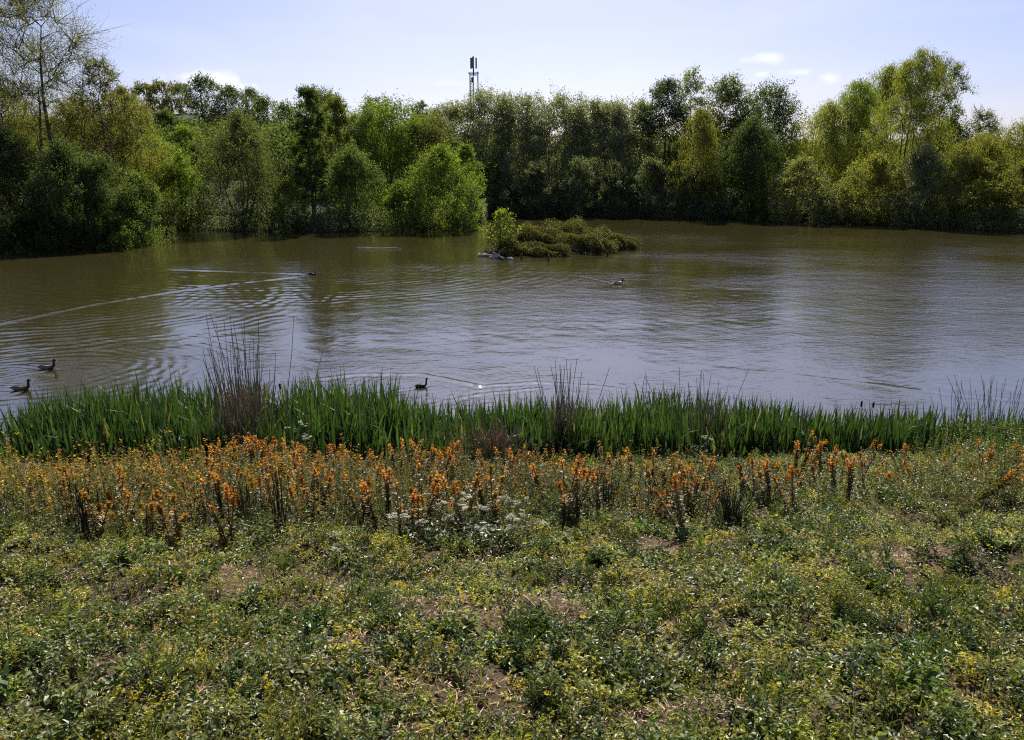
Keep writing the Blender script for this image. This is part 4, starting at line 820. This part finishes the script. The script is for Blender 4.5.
# ------------------------------------------------------------------ dark rush tussock and dead stalk clumps
def stalks(name, label, cat, px, py, n, h, spread, c, seed, group=None, thick=.004, leafy=0):
    rr = np.random.default_rng(seed); p = bank(px, py); z = float(gz(p[0], p[1])); o = empty(name, (p[0], p[1], z)); tag(o, label, cat, group); g = Geo()
    for k in range(n):
        a = rr.uniform(0, 6.28); s = rr.uniform(0, 1) * spread; hh = h * rr.uniform(.55, 1.05); tt = np.linspace(0, 1, 5)
        pts = np.stack([rr.normal(0, .04) + math.cos(a) * s * hh * tt ** 1.2, rr.normal(0, .04) + math.sin(a) * s * hh * tt ** 1.2, hh * tt - .02], 1); tube(g, pts, np.linspace(thick, thick * .5, 5), c * rr.uniform(.6, 1.5), 4, False)
    g.build('stalks', M_STEM, o)
    m_ = n * 6; g = Geo(); b0 = np.stack([rr.normal(0, .08, m_), rr.normal(0, .08, m_), rr.uniform(0, h * .3, m_)], 1); d = rr.normal(0, .6, (m_, 3)) + [0, 0, .9]
    blades(g, b0, d, d + rr.normal(0, .7, (m_, 3)), rr.uniform(.06, .2, m_), .007, c * rr.uniform(.6, 2.0, (m_, 1)), 3); g.build('leaves', M_COVER, o)
stalks('rush_tussock', 'dark fanned rush tussock right of centre on the bank', 'tussock', 728, 541, 90, .48, .62, C(.05, .055, .03), 1, thick=.0045)
stalks('dead_stalks', 'upright dark stalk clump left of the rush tussock', 'stalks', 606, 530, 34, .55, .25, C(.055, .045, .032), 2, 'clumps of dark dead stalks')
stalks('dead_stalks', 'dark stalk clump at the left under the golden weeds', 'stalks', 92, 556, 24, .55, .25, C(.035, .035, .02), 3, 'clumps of dark dead stalks', .006)
stalks('dead_stalks', 'dark stalk clump in front of the thick orange stand', 'stalks', 282, 560, 14, .62, .2, C(.035, .03, .02), 4, 'clumps of dark dead stalks', .005)
stalks('dead_stalks', 'dark stalk clump below the tallest reed clump', 'stalks', 250, 545, 16, .5, .22, C(.04, .038, .022), 5, 'clumps of dark dead stalks', .005)
stalks('dead_stalks', 'few long bare stalks leaning behind the rush tussock', 'stalks', 690, 520, 7, .62, .5, C(.05, .035, .03), 6, 'clumps of dark dead stalks', .005)
stalks('dead_stalks', 'tall leaning bare stalks near the right end of the bank', 'stalks', 995, 508, 7, .75, .35, C(.05, .04, .03), 7, 'clumps of dark dead stalks', .005)
# bright sprouts and dock rosettes
def rosette(px, py, n, L0, wd, c, label, seed, up=.6, group='bright young leaf sprouts', name='leaf_sprout'):
    rr = np.random.default_rng(seed); p = bank(px, py); z = float(gz(p[0], p[1])); g = Geo(); a = rr.uniform(0, 6.28, n); o = 0
    d0 = np.stack([np.cos(a) * (1 - up), np.sin(a) * (1 - up), np.full(n, up) + .2], 1); d1 = d0 + np.stack([np.cos(a) * .8, np.sin(a) * .8, np.full(n, -.5)], 1) * (1.1 - up)
    side = np.stack([-np.sin(a), np.cos(a), 0 * a], 1); b0 = np.zeros((n, 3)) + rr.normal(0, .02, (n, 3)) * [1, 1, 0]
    blades(g, b0, d0, d1, L0 * rr.uniform(.6, 1.2, n), wd * rr.uniform(.7, 1.2, n), c * rr.uniform(.7, 1.2, (n, 1)), 4, side)
    ob = g.build(name, M_BLADE, None); ob.location = (p[0], p[1], z); tag(ob, label, 'plant', group)
BG = C(.10, .24, .03)
for i, (px, py, n, L0, lb) in enumerate([(405, 558, 9, .17, 'bright green sprout left of the white flower patch'), (591, 480, 12, .34, 'bright green sprout in front of the irises near the middle reed clump'), (640, 545, 9, .15, 'bright green sprout left of the rush tussock'), (698, 568, 9, .16, 'bright green sprout below the rush tussock'), (715, 462, 8, .26, 'bright green sprout by the thin reed clump'), (575, 500, 8, .2, 'yellow-green sprout under the bright one near the middle reed clump'), (265, 535, 7, .2, 'light green sprout in the dark stalks under the orange stand'), (545, 470, 8, .2, 'small light sprout below the middle reed clump')]):
    rosette(px, py, n, L0, .02, BG, lb, 60 + i, .72)
for i, (px, py, n, L0, up, lb) in enumerate([(15, 725, 12, .17, .45, 'dock plant with upright bright leaves in the lower left corner'), (270, 690, 12, .12, .3, 'dark dock plant low on the bank left of middle'), (395, 690, 12, .12, .3, 'dark dock plant below the bare soil patch'), (965, 560, 14, .22, .45, 'large green dock plant near the right end of the bank'), (780, 655, 16, .16, .6, 'dark grassy tuft right of middle, low on the bank'), (880, 590, 14, .18, .5, 'dark grassy tuft right of the rush tussock'), (930, 625, 14, .16, .5, 'green tuft low on the bank towards the right'), (640, 660, 12, .12, .4, 'green leafy plant low on the bank in the middle')]):
    rosette(px, py, n, L0, .034 if 'dock' in lb or 'leafy' in lb else .012, C(.05, .11, .025), lb, 80 + i, up, 'leaf rosettes and tufts on the bank', 'dock_plant' if 'dock' in lb else 'grass_tuft')
# dry sticks
for i, (a, b_, rd, zz, lb) in enumerate([((690, 470), (752, 428), .012, .35, 'long pale dead reed stem lying slantwise against the irises'), ((150, 592), (225, 606), .010, .02, 'dark dry stick on the bare soil at the left'), ((516, 628), (545, 638), .006, .03, 'pale curved twig on the ground below the white patch'), ((170, 586), (176, 606), .007, .05, 'pale short upright stick on the bare soil at the left'), ((640, 455), (720, 452), .02, .05, 'dark stick washed up at the edge of the irises')]):
    A = bank(*a); B = bank(*b_); tt = np.linspace(0, 1, 7); P = A + (B - A) * tt[:, None]; z = gz(P[:, 0], P[:, 1]) + rd + zz * (tt if i in (0, 3) else 1 * .3); g = Geo()
    tube(g, np.stack([P[:, 0] + .01 * np.sin(7 * tt), P[:, 1], z], 1), rd * (1.1 - .4 * tt), C(.06, .045, .035) if 'dark' in lb else C(.38, .33, .25), 6); tag(g.build('dry_stick', M_STEM), lb, 'stick', 'dry sticks on the bank')
# yellow small flowers
for i, (px, py, lb) in enumerate([(607, 550, 'small yellow flower left of the rush tussock'), (523, 575, 'small yellow flower right of the white patch'), (545, 728, 'small yellow-leaved flower at the bottom of the bank'), (580, 650, 'small yellow flower low in the middle of the bank')]):
    p = bank(px, py); z = float(gz(p[0], p[1])); o = empty('yellow_flower', (p[0], p[1], z)); tag(o, lb, 'wildflower', 'small yellow flowers'); g = Geo(); tube(g, [[0, 0, 0], [.01, 0, .10]], .003, C(.07, .1, .03), 4); g.build('stem', M_STEM, o)
    g = Geo(); a = np.arange(10) * .628; leaves(g, np.zeros((10, 3)) + [.01, 0, .10], np.stack([np.cos(a), np.sin(a), .5 + 0 * a], 1), np.zeros((10, 3)) + [0, 0, 1], .022, .013, np.tile(C(.6, .5, .04), (10, 1))); g.build('petals', M_FLOWER, o)
